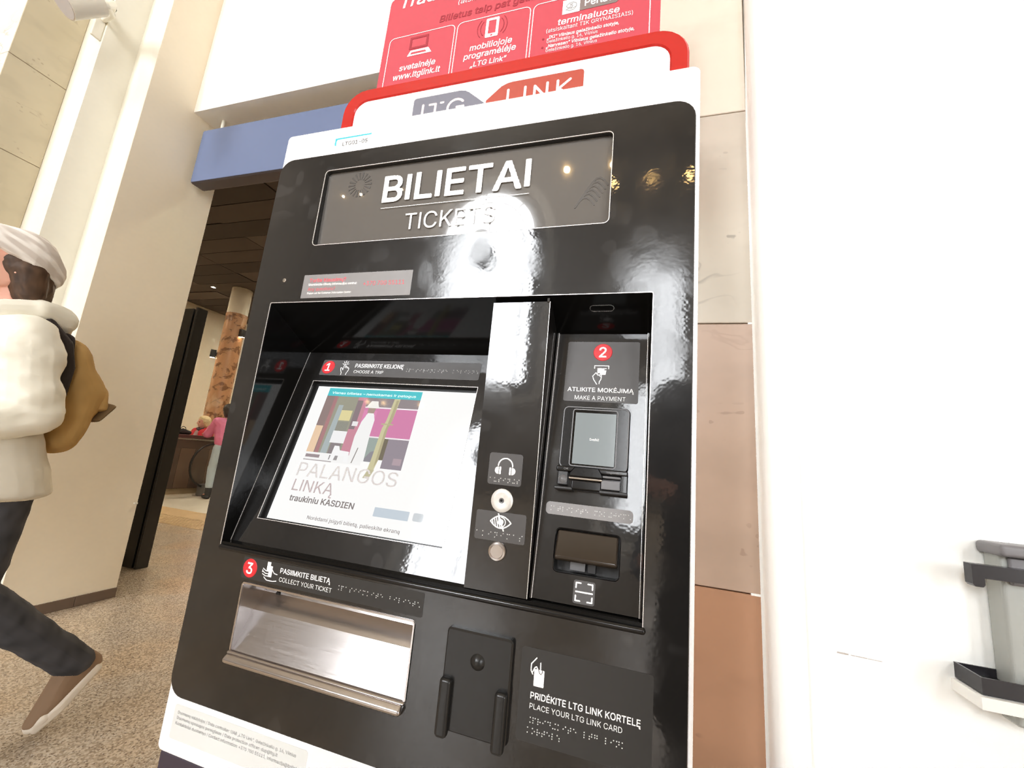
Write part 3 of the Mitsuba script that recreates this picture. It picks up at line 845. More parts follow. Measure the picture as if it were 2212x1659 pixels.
part(pt, 'card_unit', PAY(rbox(-0.0195, -0.0104, 0.1470, 0.1760, .004, .0140, .0014)), 'black_plastic', 30)
text(pt, 'ingenico', PAY, -0.0385, 0.1738, -0.0185, 0.0026, z=.0152, mat='print_grey')
text(pt, 'OK', PAY, -0.0990, 0.1738, -0.0925, 0.0026, z=.0152, mat='print_grey')
s5 = sticker(PAY, rr(-0.1220, 0.1110, -0.0015, 0.1284, .0055), 'sticker_grey', 'pale grey braille strip below the card terminal')
braille(s5, '^atlikite mokėjimą', PAY, -0.1172, 0.1168, -0.0048, .0026)

sc = numbered(TMK + '__scanner')
labels[sc] = {'label': 'black hooded barcode scanner in a cut-out'}
cav = SC.buffer(.0015)
part(sc, 'cavity', PAY(cat([ext(cav.difference(SC.buffer(-.0002)), .030, -.033), ext(cav, .002, -.035)])), 'black_satin')
sp = m3.Manifold.sphere(0.0032, 12)
part(sc, 'hood', PAY(tm(m3.Manifold.batch_hull([sp.translate([x, y, z]) for x in (-0.0990, -0.0224) for y, z in ((.0885, -.0025), (.0885, -.012), (.0575, .0085), (.0560, .0060), (.0560, -.012))]))), 'hood_mirrored_brown', 40, label='glossy dark hood')
principled('hood_mirrored_brown', (0.030, 0.022, 0.016), 0.12, specular=0.7)  # black plastic; brown mirrored from floor and hall put into its colour
part(sc, 'lens', PAY(rbox(-0.083, -0.062, 0.041, 0.055, -.028, -.012, .001)), 'mid_grey_plastic', 30)
part(sc, 'lens', PAY(rbox(-0.059, -0.048, 0.040, 0.054, -.030, -.014, .001)), 'dark_grey_plastic', 30)
s6 = sticker(PAY, rr(-0.0742, 0.0032, -0.0458, 0.0316, .003), 'sticker_film', 'small square sticker with a scan-here pictogram under the scanner')
cx, cy, q = -0.0600, 0.0175, 0.0108
icon(s6, PAY, cx, cy, q, q, [[(-1, .45), (-1, 1), (-.45, 1)], [(.45, 1), (1, 1), (1, .45)], [(-1, -.45), (-1, -1), (-.45, -1)], [(.45, -1), (1, -1), (1, -.45)], [(-1, 0), (1, 0)]], w=.0020)

# divider with the jack and the button
dv = numbered(TMK + '__divider')
part(dv, 'bar', prism([(0.0022, 0.9395), (0.0022, 1.3615), (0.0030, 1.3625), (0.0140, 1.3625), (0.100, 1.3145), (0.100, 0.9395)], -0.2248, -0.1332), 'black_gloss', label='upright glossy black bar')
part(dv, 'edge_glint', box(-0.1340, -0.1331, 0.0016, 0.0030, 0.9400, 1.3615), 'edge_highlight')
part(dv, 'clip', rbox(-0.1385, -0.1340, 0.0005, 0.006, 1.3600, 1.3670, .001), 'black_gloss')
s7 = sticker(DIVIDER, rr(-0.2055, 1.0837, -0.1548, 1.1288, .004), 'sticker_film', 'small grey sticker with headphones pictogram')
a = np.linspace(0, np.pi, 17)
icon(s7, DIVIDER, -0.1801, 1.1085, 0.0150, 0.0150, [[(.72 * math.cos(t), .72 * math.sin(t) + .15) for t in a] ], w=.0020)
flat(s7, 'icon', DIVIDER, shapely.union_all([rr(-0.1890, 1.0985, -0.1862, 1.1095, .001), rr(-0.1740, 1.0985, -0.1712, 1.1095, .001), sg.Point(-0.1905, 1.1040).buffer(.0052).intersection(sg.box(-.2, 1.09, -.1898, 1.12)), sg.Point(-0.1697, 1.1040).buffer(.0052).intersection(sg.box(-.1704, 1.09, -.16, 1.12))]), 'print_white')
braille(s7, 'ausinės', DIVIDER, -0.2018, 1.0880, -0.1582, .0024)
part(dv, 'jack', DIVIDER(lathe([(0.0030, .002), (.0042, .0024), (.0075, .0024), (.0110, .0030), (.0126, .0026), (.0145, .0020), (.0162, .0010), (.0165, 0), (.003, 0)], (-0.1807, 1.0623, 0), 40)), 'aluminium', 30, label='round aluminium headphone jack')
part(dv, 'jack_hole', DIVIDER(cat([lathe([(0.0018, .0026), (.0034, .0030), (.0038, .0024), (.0018, .0010)], (-0.1807, 1.0623, 0), 24)])), 'mid_grey_plastic', 30)
part(dv, 'jack_hole', DIVIDER(lathe([(0, .0012), (.0022, .0012), (.0022, .0005), (0, .0005)], (-0.1807, 1.0623, 0), 20)), 'black_satin')
s8 = sticker(DIVIDER, rr(-0.2170, 1.0068, -0.1428, 1.0466, .003), 'sticker_film', 'grey sticker with crossed-out eye pictogram')
ex, ey = -0.1796, 1.0330
t = np.linspace(-1, 1, 21)
eye = [(ex + .0155 * u, ey + .0085 * (1 - u * u)) for u in t] + [(ex + .0155 * u, ey - .0085 * (1 - u * u)) for u in t[::-1]]
eg = sg.Polygon(eye)
hat_ = shapely.union_all([line([(ex - .018 + .0032 * i, ey + .012), (ex - .012 + .0032 * i, ey - .012)], .0016) for i in range(5)]).intersection(eg).intersection(sg.Polygon([(ex - .02, ey + .02), (ex - .004, ey + .02), (ex + .005, ey - .02), (ex - .02, ey - .02)]))
flat(s8, 'icon', DIVIDER, shapely.union_all([eg.buffer(.0007).difference(eg.buffer(-.0011)), hat_, sg.Point(ex, ey).buffer(.0043), sg.Point(ex + .0005, ey).buffer(.0072).difference(sg.Point(ex + .0005, ey).buffer(.0058)).intersection(sg.box(ex, ey - .01, ex + .01, ey + .01)), line([(ex - .0042, ey + .0108), (ex + .0050, ey - .0112)], .0020)]), 'print_white', label='pictogram')
braille(s8, 'akinimas', DIVIDER, -0.2140, 1.0120, -0.1470, .0030)
bt = part(dv, 'button', DIVIDER(lathe([(0, .0035), (.0088, .0035), (.0092, .0030), (.0096, .0036), (.0120, .0032), (.0130, .0018), (.0130, 0)], (-0.1808, 0.9938, 0), 36)), 'steel', 25, label='round brushed steel button')

# ticket tray
ty = numbered(TMK + '__ticket_tray')
labels[ty] = {'label': 'brushed steel ticket tray'}
prof = [(0.003, .8865), (.053, .8865), (.0530, .874), (.0470, .858), (.0285, .834), (.0140, .800), (.0040, .7805), (.0030, .7770)]
inner = [(y + .002, z) for y, z in prof[::-1]]
part(ty, 'chute', prism(prof + [(.008, .7745), (.020, .796), (.036, .832), (.058, .858), (.060, .8895), (0.003, .8895)], TRAY[0], TRAY[1]), 'steel', 12)
for x in (TRAY[0], TRAY[1] - .003):
    part(ty, 'cheek', prism([(0.0005, .8838), (.055, .8838), (.050, .858), (.030, .832), (.006, .7788), (.0005, .7788)], x, x + .003), 'steel')
fr = rr(TRAY[0], TRAY[2], TRAY[1], TRAY[3], .006)
part(ty, 'rim', FRONT(ext(fr.difference(fr.buffer(-.0025)), .0012, -.0004)), 'steel')
part(ty, 'lip', tm(m3.Manifold.batch_hull([m3.Manifold.sphere(.0052, 16).translate([x, y, z]) for x in (-0.6090, -0.2985) for y, z in ((-.0060, .7700), (-.0030, .7728), (.004, .7728), (.004, .7680))])), 'steel', 40, label='rounded steel lip')
part(ty, 'lip', tm(m3.Manifold.batch_hull([m3.Manifold.sphere(.0016, 8).translate([x, y, z]) for x in (-0.6115, -0.2935) for y, z in ((-.0010, .7800), (-.0030, .7790))])), 'steel', 40)
part(ty, 'hole', cyl((-0.5800, .0530, .8610), (-0.5800, .0455, .8580), .0042, 16), 'black_satin')
s3 = sticker(FRONT, rr(-0.6183, 0.8895, -0.2820, 0.9228, .003), 'sticker_dark', 'dark strip reading PASIIMKITE BILIETĄ above the ticket tray')
badge(s3, FRONT, -0.6020, 0.9062, 0.0146, '3')
icon(s3, FRONT, -0.5600, 0.9065, 0.0155, 0.0150, [[(-.95, .25), (-.55, .05), (-.1, .05)], [(-1, 0), (-.6, -.2), (-.1, -.2)], [(-.95, -.3), (-.55, -.45), (-.1, -.42)], [(-1, .1), (-1, -.1)], [(.15, .35), (.55, -.05), (.95, -.1)], [(-.7, -.6), (-.3, -.85), (.5, -.85), (.95, -.75)]], [[(-.5, 1), (-.05, 1), (-.05, .1), (-.5, .1)], [(-.2, .62), (.25, .62), (.25, -.5), (-.2, -.5)]], w=.0014)
text(s3, 'PASIIMKITE BILIETĄ', FRONT, -0.5402, 0.9085, -0.4429, 0.0075, True)
text(s3, 'COLLECT YOUR TICKET', FRONT, -0.5396, 0.8958, -0.4385, 0.0066)
braille(s3, '^pasiimkite bilietą', FRONT, -0.4289, 0.9030, -0.2882, .0026)

# card holder and its sticker
ch = numbered(TMK + '__card_holder')
labels[ch] = {'label': 'black plastic card holder with two rails and a round dimple'}
part(ch, 'pad', FRONT(plate(rr(-0.2380, 0.7662, -0.1442, 0.8895, .005), .008, .0022)), 'dark_grey_pad', 20)
principled('dark_grey_pad', (0.013, 0.013, 0.013), 0.30)
for x0, x1 in ((-0.2388, -0.2218), (-0.1616, -0.1450)):
    part(ch, 'rail', FRONT(rbox(x0, x1, 0.7600, 0.8300, .004, .0170, .0050, 16)), 'dark_grey_pad', 40)
part(ch, 'dimple', FRONT(lathe([(0, .0058), (.004, .0053), (.008, .0030), (.0104, 0), (0, 0)], (-0.1905, 0.8550, .0078), 28)), 'dark_grey_pad', 50)
s4 = sticker(FRONT, rr(-0.1336, 0.7766, 0.0290, 0.8842, .004), 'sticker_dark', 'large dark sticker reading PRIDĖKITE LTG LINK KORTELĘ beside the card holder')
ix, iy = -0.1110, 0.8570
icon(s4, FRONT, ix, iy, 0.0090, 0.0165, [[(-.25, 1), (-.98, .52), (-.98, .05), (-.70, -.18)], [(.35, .70), (.40, .20), (.50, .0)], [(-.70, -.02), (-.45, .30), (-.20, .38), (0, .20)]], [], w=.0015)
flat(s4, 'icon', FRONT, rr(-0.1155, 0.8408, -0.1022, 0.8605, .001).difference(line([(-0.1105, .8610), (-0.1085, .8565), (-0.1065, .8555), (-0.1050, .8580), (-0.1050, .8610)], .0007)), 'print_white')
text(s4, 'PRIDĖKITE LTG LINK KORTELĘ', FRONT, -0.1183, 0.8262, 0.0159, 0.0074, True)
text(s4, 'PLACE YOUR LTG LINK CARD', FRONT, -0.1183, 0.8147, -0.0048, 0.0062)
braille(s4, '^pridėkite ltg link', FRONT, -0.1190, 0.7994, -0.0015, .0027)
braille(s4, 'kortelę', FRONT, -0.1188, 0.7878, -0.0785, .0027)

# telephone sticker, data sticker, number label
s9 = sticker(FRONT, rr(-0.6072, 1.3783, -0.3770, 1.4243, .001), 'sticker_grey', 'pale grey strip with the telephone number +370 700 55111')
text(s9, 'Turite klausimų?', FRONT, -0.5930, 1.4096, -0.5122, 0.0068, True, 'print_pink')
text(s9, 'Skambinkite Klientų informacijos centrui:', FRONT, -0.5943, 1.4025, -0.4875, 0.0042, True)
text(s9, 'Any questions?', FRONT, -0.5934, 1.3926, -0.5329, 0.0062, False, 'print_pink')
text(s9, 'Please call the Customer Information Center:', FRONT, -0.5938, 1.3860, -0.4969, 0.0034, True)
text(s9, '+370 700 55111', FRONT, -0.4738, 1.3988, -0.3909, 0.0080, False, 'print_pink')
WHITE = Plane((0, .003, 0))
s10 = sticker(WHITE, rr(-0.7023, 0.6330, -0.4371, 0.6822, .004), 'sticker_pale', 'pale translucent data notice on the white band at the foot')
text(s10, 'Duomenų valdytojas / Data controller: UAB „LTG Link“, Geležinkelio g. 16, Vilnius', WHITE, -0.6940, 0.6694, -0.4561, 0.0042, False, 'print_grey')
text(s10, 'Duomenų apsaugos pareigūnas / Data protection officer: dap@ltg.lt', WHITE, -0.6940, 0.6618, -0.4886, 0.0042, False, 'print_grey')
text(s10, 'Kontaktiniai duomenys / Contact information: +370 700 55111, informacija@ltglink.lt', WHITE, -0.6945, 0.6540, -0.4450, 0.0042, False, 'print_grey')
s11 = sticker(WHITE, rr(-0.5989, 1.6955, -0.5149, 1.7190, .0015), 'sticker_white', 'small white label LTG01-05 on the top band')
principled('sticker_white', sr(246, 246, 246), 0.4)
flat(s11, 'stripe', WHITE, sg.Polygon([(-0.5954, 1.7020), (-0.5990, 1.7040), (-0.5990, 1.7190), (-0.5149, 1.7190), (-0.5149, 1.7165), (-0.5940, 1.7160), (-0.5962, 1.7120)]), 'print_cyan')
text(s11, 'LTG01-05', WHITE, -0.5800, 1.7000, -0.5220, 0.0085, False, 'print_dark')

# lit-looking top sign: red rounded frame, white board, the two-tag emblem
tsn = numbered(TMK + '__top_sign')
labels[tsn] = {'label': 'rounded top sign with a thick red frame and a white board'}
fo, fi = rr(-0.7200, 1.7200, 0.0690, 1.9745, .062), rr(-0.6845, 1.7555, 0.0335, 1.9390, .034)
TF = Plane((0, .150, 0))
fm = man(plate(fo, .025, .004)) - cutter(fi, .030, .004, .025)
fm = fm.trim_by_plane([0, 1, 0], 1.7460)
part(tsn, 'frame', TF(tm(fm)), 'red_gloss', 35, label='glossy red frame')
part(tsn, 'board', TF(ext(fi.buffer(.004).intersection(sg.box(-1, 1.746, 1, 3)), .004, .018)), 'topper_white')
TB = Plane((0, .128, 0))
sx_ = lambda g, d: sa.translate(g, d, 0)
ny = sg.Polygon([(-0.5220, 1.8420), (-0.5220, 1.9150), (-0.5195, 1.9190), (-0.5150, 1.9205), (-0.4060, 1.9205), (-0.3940, 1.9180), (-0.3830, 1.9110), (-0.3500, 1.8815), (-0.3420, 1.8740), (-0.3420, 1.8420)])
flat(tsn, 'emblem', TB, ny, 'logo_navy', label='slate blue tag of the emblem')
rd = sg.Polygon([(-0.3405, 1.8420), (-0.3405, 1.8815), (-0.3080, 1.9110), (-0.2960, 1.9160), (-0.2840, 1.9180), (-0.1365, 1.9180), (-0.1320, 1.9160), (-0.1300, 1.9110), (-0.1300, 1.8420)])
flat(tsn, 'emblem', TB, rd, 'logo_red', label='red tag of the emblem')
lw = .0058
flat(tsn, 'emblem_letters', TB, shapely.union_all([line([(-0.4960, 1.8985), (-0.4960, 1.8600), (-0.4800, 1.8600)], lw), line([(-0.4790, 1.8965), (-0.4640, 1.8965), (-0.4640, 1.8600)], lw), sg.box(-0.4530, 1.8945, -0.4430, 1.8995),
     line([(-0.4120 + .0205 * math.cos(t), 1.8785 + .0205 * math.sin(t)) for t in np.linspace(math.radians(40), math.radians(330), 20)] + [(-0.3942, 1.8785), (-0.4100, 1.8785)], lw)]), 'logo_letter', z=.0008)
principled('logo_letter', sr(238, 222, 222), 0.4)
flat(tsn, 'emblem_letters', TB, shapely.union_all([line([(-0.2910, 1.8985), (-0.2910, 1.8600), (-0.2700, 1.8600)], lw), line([(-0.2530, 1.8985), (-0.2530, 1.8600)], lw), line([(-0.2320, 1.8600), (-0.2320, 1.8965), (-0.2050, 1.8620), (-0.2050, 1.8990)], lw), line([(-0.1830, 1.8990), (-0.1830, 1.8600)], lw), line([(-0.1570, 1.8985), (-0.1800, 1.8795), (-0.1570, 1.8600)], lw)]), 'logo_letter', z=.0008)

# red notice board behind the top sign
ib = thing('notice_board', 'red notice board with white Lithuanian text standing on the ticket machine behind its top sign', 'notice board')
part(ib, 'board', Plane((0, .176, 0))(plate(rr(-0.6735, 1.7462, 0.0150, 2.3050, .018), .006, .0012)), 'poster_red', 25)


def cell(x0, x1, top):
    g = rr(x0, 1.70, x1, top, .014)
    flat(ib, 'outline', POSTER, g.buffer(.0011).difference(g.buffer(-.0011)).intersection(sg.box(-1, 1.76, 1, 3)), 'print_white')


cell(-0.6545, -0.4685, 2.1700)
cell(-0.4608, -0.2742, 2.1700)
cell(-0.2668, -0.0064, 2.1700)
text(ib, 'Traukinių bilietai', POSTER, -0.6450, 2.2655, None, 0.0370, True, slant=.14)
text(ib, '(atsiskaitant kortele)', POSTER, -0.4694, 2.2312, None, 0.0155, slant=.1)
text(ib, 'Bilietus taip pat galite įsigyti:', POSTER, -0.5155, 2.1880, None, 0.0190, True, 'poster_dark_red', slant=.14)
icon(ib, POSTER, -0.5610, 2.1120, 0.0350, 0.0095, [], [[(-1, -1), (1, -1), (.70, .75), (-.75, .75)]])
flat(ib, 'icon', POSTER, sg.Polygon([(-0.586, 2.107), (-0.541, 2.107), (-0.545, 2.1125), (-0.584, 2.1125)]), 'poster_red', z=.0008)
g = sg.box(-0.5930, 2.1230, -0.5400, 2.1600)
flat(ib, 'icon', POSTER, g.difference(g.buffer(-.006, join_style=2)), 'poster_dark_red')
text(ib, 'svetainėje', POSTER, -0.6129, 2.0625, -0.5111, 0.0170, True, slant=.1)
text(ib, 'www.ltglink.lt', POSTER, -0.6282, 2.0370, -0.4952, 0.0170, True, slant=.1)
g = rr(-0.3845, 2.1068, -0.3512, 2.1625, .003)
flat(ib, 'icon', POSTER, g.difference(sg.box(-0.3775, 2.1175, -0.3582, 2.1555)).difference(sg.Point(-0.3678, 2.1122).buffer(.0026)), 'print_white', label='telephone pictogram')
for s_ in (-1, 1):
    for r in (.030, .038):
        flat(ib, 'wave', POSTER, line([(-0.368 + s_ * r * math.cos(t), 2.136 + r * math.sin(t)) for t in np.linspace(-.7, .7, 9)], .0018), 'poster_dark_red')
text(ib, 'mobiliojoje', POSTER, -0.4205, 2.0778, -0.3135, 0.0165, True, slant=.1)
text(ib, 'programėlėje', POSTER, -0.4336, 2.0548, -0.3021, 0.0165, True, slant=.1)
text(ib, '„LTG Link“', POSTER, -0.4136, 2.0297, -0.3237, 0.0140, True, slant=.1)
flat(ib, 'shell_square', POSTER, sg.box(-0.1975, 2.1230, -0.1578, 2.1620), 'print_white')
sh = lambda pts: [(-0.1775 + .013 * x, 2.1415 + .013 * y) for x, y in pts]
flat(ib, 'icon', POSTER, shapely.union_all([line(sh([(-.9, -.55), (-.3, -.85), (.5, -.75), (.95, -.15), (.3, -.45), (-.4, -.35), (-.9, -.55)]), .0012), line(sh([(.95, -.15), (.85, .5), (.3, .85), (-.4, .75), (-.9, .2), (-.6, -.2), (-.3, -.2)]), .0012), line(sh([(-.25, .0), (.0, .25), (.28, .05), (.1, -.25), (-.2, -.2), (-.25, 0)]), .0012)] + [line(sh([(.1 * i, .35), (.16 * i, .6)]), .001) for i in (-2, -1, 0, 1, 2)]), 'print_grey', z=.0008, label='open shell pictogram')
flat(ib, 'grey_tag', POSTER, sg.Polygon([(-0.1578, 2.1245), (-0.078, 2.1245), (-0.073, 2.129), (-0.073, 2.166), (-0.1578, 2.166)]), 'poster_grey')
text(ib, 'Perlas', POSTER, -0.1471, 2.1338, -0.0850, 0.0200, True, z=.0008)
text(ib, 'terminaluose', POSTER, -0.2070, 2.0965, -0.0702, 0.0165, True, slant=.1)
text(ib, '(atsiskaitant TIK GRYNAISIAIS)', POSTER, -0.2312, 2.0818, -0.0410, 0.0105)
text(ib, '„IKI“ Vilniaus geležinkelio stotyje,', POSTER, -0.2283, 2.0640, -0.0695, 0.0086, True, slant=.12)
text(ib, 'Geležinkelio g. 16, Vilnius', POSTER, -0.2282, 2.0528, -0.1145, 0.0086)
text(ib, '„Narvesen“ Vilniaus geležinkelio stotyje,', POSTER, -0.2288, 2.0402, -0.0367, 0.0086, True, slant=.12)
text(ib, 'Geležinkelio g. 16, Vilnius', POSTER, -0.2287, 2.0288, -0.1146, 0.0086)
for z_ in (2.0665, 2.0430):
    flat(ib, 'bullet', POSTER, sg.Point(-0.2370, z_).buffer(.0026), 'poster_dark_red')

# ------------------------------------------------------------------ things on the left: hanging sign, door post, spotlight
sg_ = thing('hanging_sign', 'plain blue hanging box sign under the white wall of the passage', 'sign')
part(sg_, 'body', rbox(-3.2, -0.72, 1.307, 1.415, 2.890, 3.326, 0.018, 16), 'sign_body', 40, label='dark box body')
part(sg_, 'face', Plane((0, 1.309, 0))(plate(rr(-3.188, 2.896, -0.732, 3.324, .014), .004, .002)), 'sign_blue', 30, label='blue front face')
for x in (-3.085, -0.85):
    part(sg_, 'rod', cyl((x, 1.36, 3.32), (x, 1.36, 3.4445), 0.012, 12), 'lamp_white', 40)

dp = thing('door_frame', 'tall black door frame standing between the passage wall and the concourse', 'door frame')
part(dp, 'leaf', rbox(-4.75, -3.803, 1.945, 2.025, 0.0, 2.182, 0.003, 8), 'black_frame', 30)
part(dp, 'groove', box(-3.804, -3.770, 1.975, 2.015, 0.0, 2.176), 'rubber_black')
part(dp, 'post', rbox(-3.771, -3.749, 1.940, 2.032, 0.0, 2.190, 0.002, 8), 'black_frame', 30)
part(dp, 'post', rbox(-3.805, -3.749, 2.012, 2.032, 0.0, 2.190, 0.002, 8), 'black_frame', 30)
ls = thing('door_stop', 'tiny white stop on the far edge of the passage wall', 'door stop')
part(ls, 'peg', rbox(-3.2505, -3.232, 1.492, 1.513, 0.592, 0.604, 0.003, 8), 'lamp_white', 30)

sl = thing('spotlight', 'white cylindrical spotlight on a bracket high on the stepped wall', 'spotlight')
# the head points to the left and a little into the hall; an arm and a plate hold it to the stepped wall
B0, B1 = np.array([-3.074, 0.556, 3.507]), np.array([-3.117, 0.450, 3.368])
ax = (B1 - B0) / np.linalg.norm(B1 - B0)
part(sl, 'head', cyl(B0, B1, 0.070, 36, 0.076), 'lamp_white', 40)
part(sl, 'lens', cyl(B1 - ax * .002, B1 + ax * .003, 0.071, 36), 'lamp_face', 40, label='grey front')
part(sl, 'arm', tube([B0 + ax * .05, B0 - ax * .03 + [-.02, .02, 0], (-3.20, 0.66, 3.66), (-3.38, .735, 3.775), (-3.495, .755, 3.790)], 0.024, 10), 'lamp_white', 40)
part(sl, 'arm', tube([(-3.14, .62, 3.58), (-3.34, .735, 3.70), (-3.495, .760, 3.740)], 0.015, 10), 'lamp_white', 40)
part(sl, 'plate', rbox(-3.508, -3.490, 0.722, 0.7775, 3.590, 3.850, 0.008, 12), 'lamp_white', 40, label='rounded mounting plate')

# hand sanitiser on the white wall
hd = thing('hand_sanitiser', 'grey dispenser with black lever and drip tray on the white wall', 'hand sanitiser dispenser')
part(hd, 'body', rbox(0.589, 0.712, 0.362, 0.4005, 0.780, 1.046, 0.006), 'dispenser_body', 40)
part(hd, 'lid', rbox(0.580, 0.722, 0.342, 0.4005, 1.038, 1.058, 0.006), 'dispenser_lid', 40, label='dark grey lid')
lev = sg.Polygon([(0.537, 1.0215), (0.740, 1.0215), (0.740, 0.990), (0.726, 0.990), (0.726, 1.0005), (0.553, 1.0005), (0.553, 0.990), (0.550, 0.9865), (0.540, 0.9865), (0.537, 0.990)])
part(hd, 'lever', Plane((0, .357, 0))(ext(lev, .018)), 'dispenser_black', label='black elbow lever')
for x0 in (0.598, 0.662):
    part(hd, 'hinge', rbox(x0, x0 + 0.044, 0.3565, 0.3640, 0.993, 1.037, 0.003, 12), 'dispenser_lid', 40)
    part(hd, 'hinge_pin', cyl((x0 + .020, 0.3365, 1.012), (x0 + .020, 0.340, 1.012), 0.005, 14), 'dispenser_black', 40)
tr_o = sg.Polygon([(0.535, 0.400), (0.5355, 0.340), (0.7425, 0.340), (0.742, 0.400)])
tri = tr_o.buffer(-.0035)
part(hd, 'tray', cat([ext(tr_o.difference(tri), .024, .826), ext(tr_o, .004, .826)]), 'dispenser_black', label='black drip tray')
part(hd, 'tray_liner', ext(tri, .006, .831), 'rubber_black')
tw = sg.Polygon([(0.529, 0.400), (0.5295, 0.333), (0.7485, 0.333), (0.748, 0.400)])
part(hd, 'tray_base', ext(tw, .018, .806), 'dispenser_white', label='white tray support')
part(hd, 'tray', ext(tr_o.buffer(-.004), .004, .823), 'dispenser_black')

# ------------------------------------------------------------------ counter, balustrade
ct = thing('counter', 'dark brown panelled counter with a dark red top and pale plinth in the concourse', 'counter')
part(ct, 'core', box(-7.70, -7.63, 4.3, 8.4, 0.10, 0.95), 'counter_panel_dark')
for i in range(16):
    y0 = 4.3 + 0.256 * i
    part(ct, 'panel', rbox(-7.632, -7.612, y0 + .002, y0 + .254, 0.105, 0.80, 0.003, 8), ['counter_panel', 'counter_panel_dark'][i % 2])
part(ct, 'fascia', box(-7.632, -7.616, 4.3, 8.4, 0.805, 0.945), 'counter_panel_dark')
part(ct, 'worktop', rbox(-7.98, -7.575, 4.28, 8.42, 0.975, 1.035, 0.006), 'counter_top', 30)
part(ct, 'edge_strip', box(-7.74, -7.600, 4.29, 8.41, 0.948, 0.976), 'steel')
part(ct, 'plinth', box(-7.70, -7.66, 4.32, 8.38, 0.0, 0.10), 'counter_plinth')
hb = thing('handbag', 'small black bag lying on the counter beside the door frame', 'bag')
part(hb, 'body', tm(m3.Manifold.batch_hull([m3.Manifold.sphere(.035, 14).translate(p) for p in ((-7.86, 4.86, 1.071), (-7.80, 5.02, 1.071), (-7.84, 4.93, 1.105), (-7.90, 5.00, 1.071))])), 'rubber_black', 60)
part(hb, 'handle', tube([(-7.84 + .0, 4.93 + .05 * math.cos(t), 1.12 + .05 * math.sin(t)) for t in np.linspace(0, np.pi, 9)], .006, 8), 'rubber_black', 40)

bl = thing('escalator_balustrade', 'rounded end of a glass balustrade with a black handrail before the counter', 'balustrade')
bx, by, bz, br_ = -7.32, 5.205, 0.532, 0.386
arc = [(bx, by - br_ * math.sin(t), bz + br_ * math.cos(t)) for t in np.linspace(0, np.pi, 25)]
part(bl, 'handrail', tube([(bx, 8.0, bz + br_)] + arc + [(bx, by + .35, bz - br_)], 0.017, 10), 'rubber_black', 50)
gpts = [(by + .0, bz + br_ - .03)] + [(by - (br_ - .03) * math.sin(t), bz + (br_ - .03) * math.cos(t)) for t in np.linspace(0, np.pi, 25)] + [(by + 2.8, bz - br_ + .03), (by + 2.8, bz + br_ - .03)]
gm = flat_mesh(sg.Polygon(gpts).buffer(0))
v = gm.vertices.copy()
gm.vertices = np.c_[np.full(len(v), bx), v[:, 0], v[:, 1]]
part(bl, 'glass', gm, 'clear_glass', label='clear glass panel')
part(bl, 'skirt', rbox(bx - .09, bx + .09, by - .12, 8.0, 0.0, 0.20, .01), 'mid_grey_plastic', 30)


# ------------------------------------------------------------------ people
def bones(lst, seg=16):
    """union of tapered limbs: (p, r, q, r2)"""
    out = []
    for p, r, q, r2 in lst:
        a = m3.Manifold.sphere(r, seg).translate(list(map(float, p)))
        b = m3.Manifold.sphere(r2, seg).translate(list(map(float, q)))
        out.append(m3.Manifold.batch_hull([a, b]))
    return m3.Manifold.batch_boolean(out, m3.OpType.Add)


def ell(c, rx, ry, rz, seg=24):
    return m3.Manifold.sphere(1.0, seg).scale([rx, ry, rz]).translate(list(map(float, c)))


def soft(man_, edge=0.02, it=12, wrinkle=0.0, freq=14.0, seed=0):
    m = tm(man_.refine_to_length(edge))
    m.merge_vertices()
    trimesh.smoothing.filter_taubin(m, lamb=0.5, nu=0.52, iterations=it)
    if wrinkle:
        n = m.vertex_normals
        p = m.vertices
        m.vertices = p + n * (wrinkle * (meshkit.fbm(p * [freq, freq, freq * 1.6], 3, seed) - 0.5))[:, None]
    return m


def hand(w, d, up, s=1.0, side=1):
    """palm, four fingers and a thumb from the wrist w along d; up = back of the hand"""
    w, d = np.asarray(w, float), np.asarray(d, float) / np.linalg.norm(d)
    up = np.asarray(up, float) - np.dot(up, d) * d
    up /= np.linalg.norm(up)
    sd = np.cross(d, up) * side
    L = []
    palm = m3.Manifold.batch_hull([m3.Manifold.sphere(.014 * s, 10).translate((w + d * a * s + sd * b * s).tolist()) for a, b in ((.0, -.018), (.0, .018), (.085, -.034), (.085, .034))])
    out = [palm]
    for b, ln in ((-.033, .062), (-.011, .076), (.011, .072), (.033, .058)):
        k0 = w + d * .085 * s + sd * b * s
        k1 = k0 + (d * .9 - up * .25) * ln * .5 * s
        k2 = k1 + (d * .6 - up * .7) * ln * .5 * s
        out.append(bones([(k0, .0092 * s, k1, .0085 * s), (k1, .0085 * s, k2, .0072 * s)], 10))
    t0 = w + d * .025 * s - sd * .026 * s
    t1 = t0 + (d * .6 - sd * .75) * .040 * s
    t2 = t1 + (d * .95 - sd * .15 - up * .2) * .034 * s
    out.append(bones([(t0, .012 * s, t1, .0105 * s), (t1, .0105 * s, t2, .0085 * s)], 10))
    return m3.Manifold.batch_boolean(out, m3.OpType.Add)


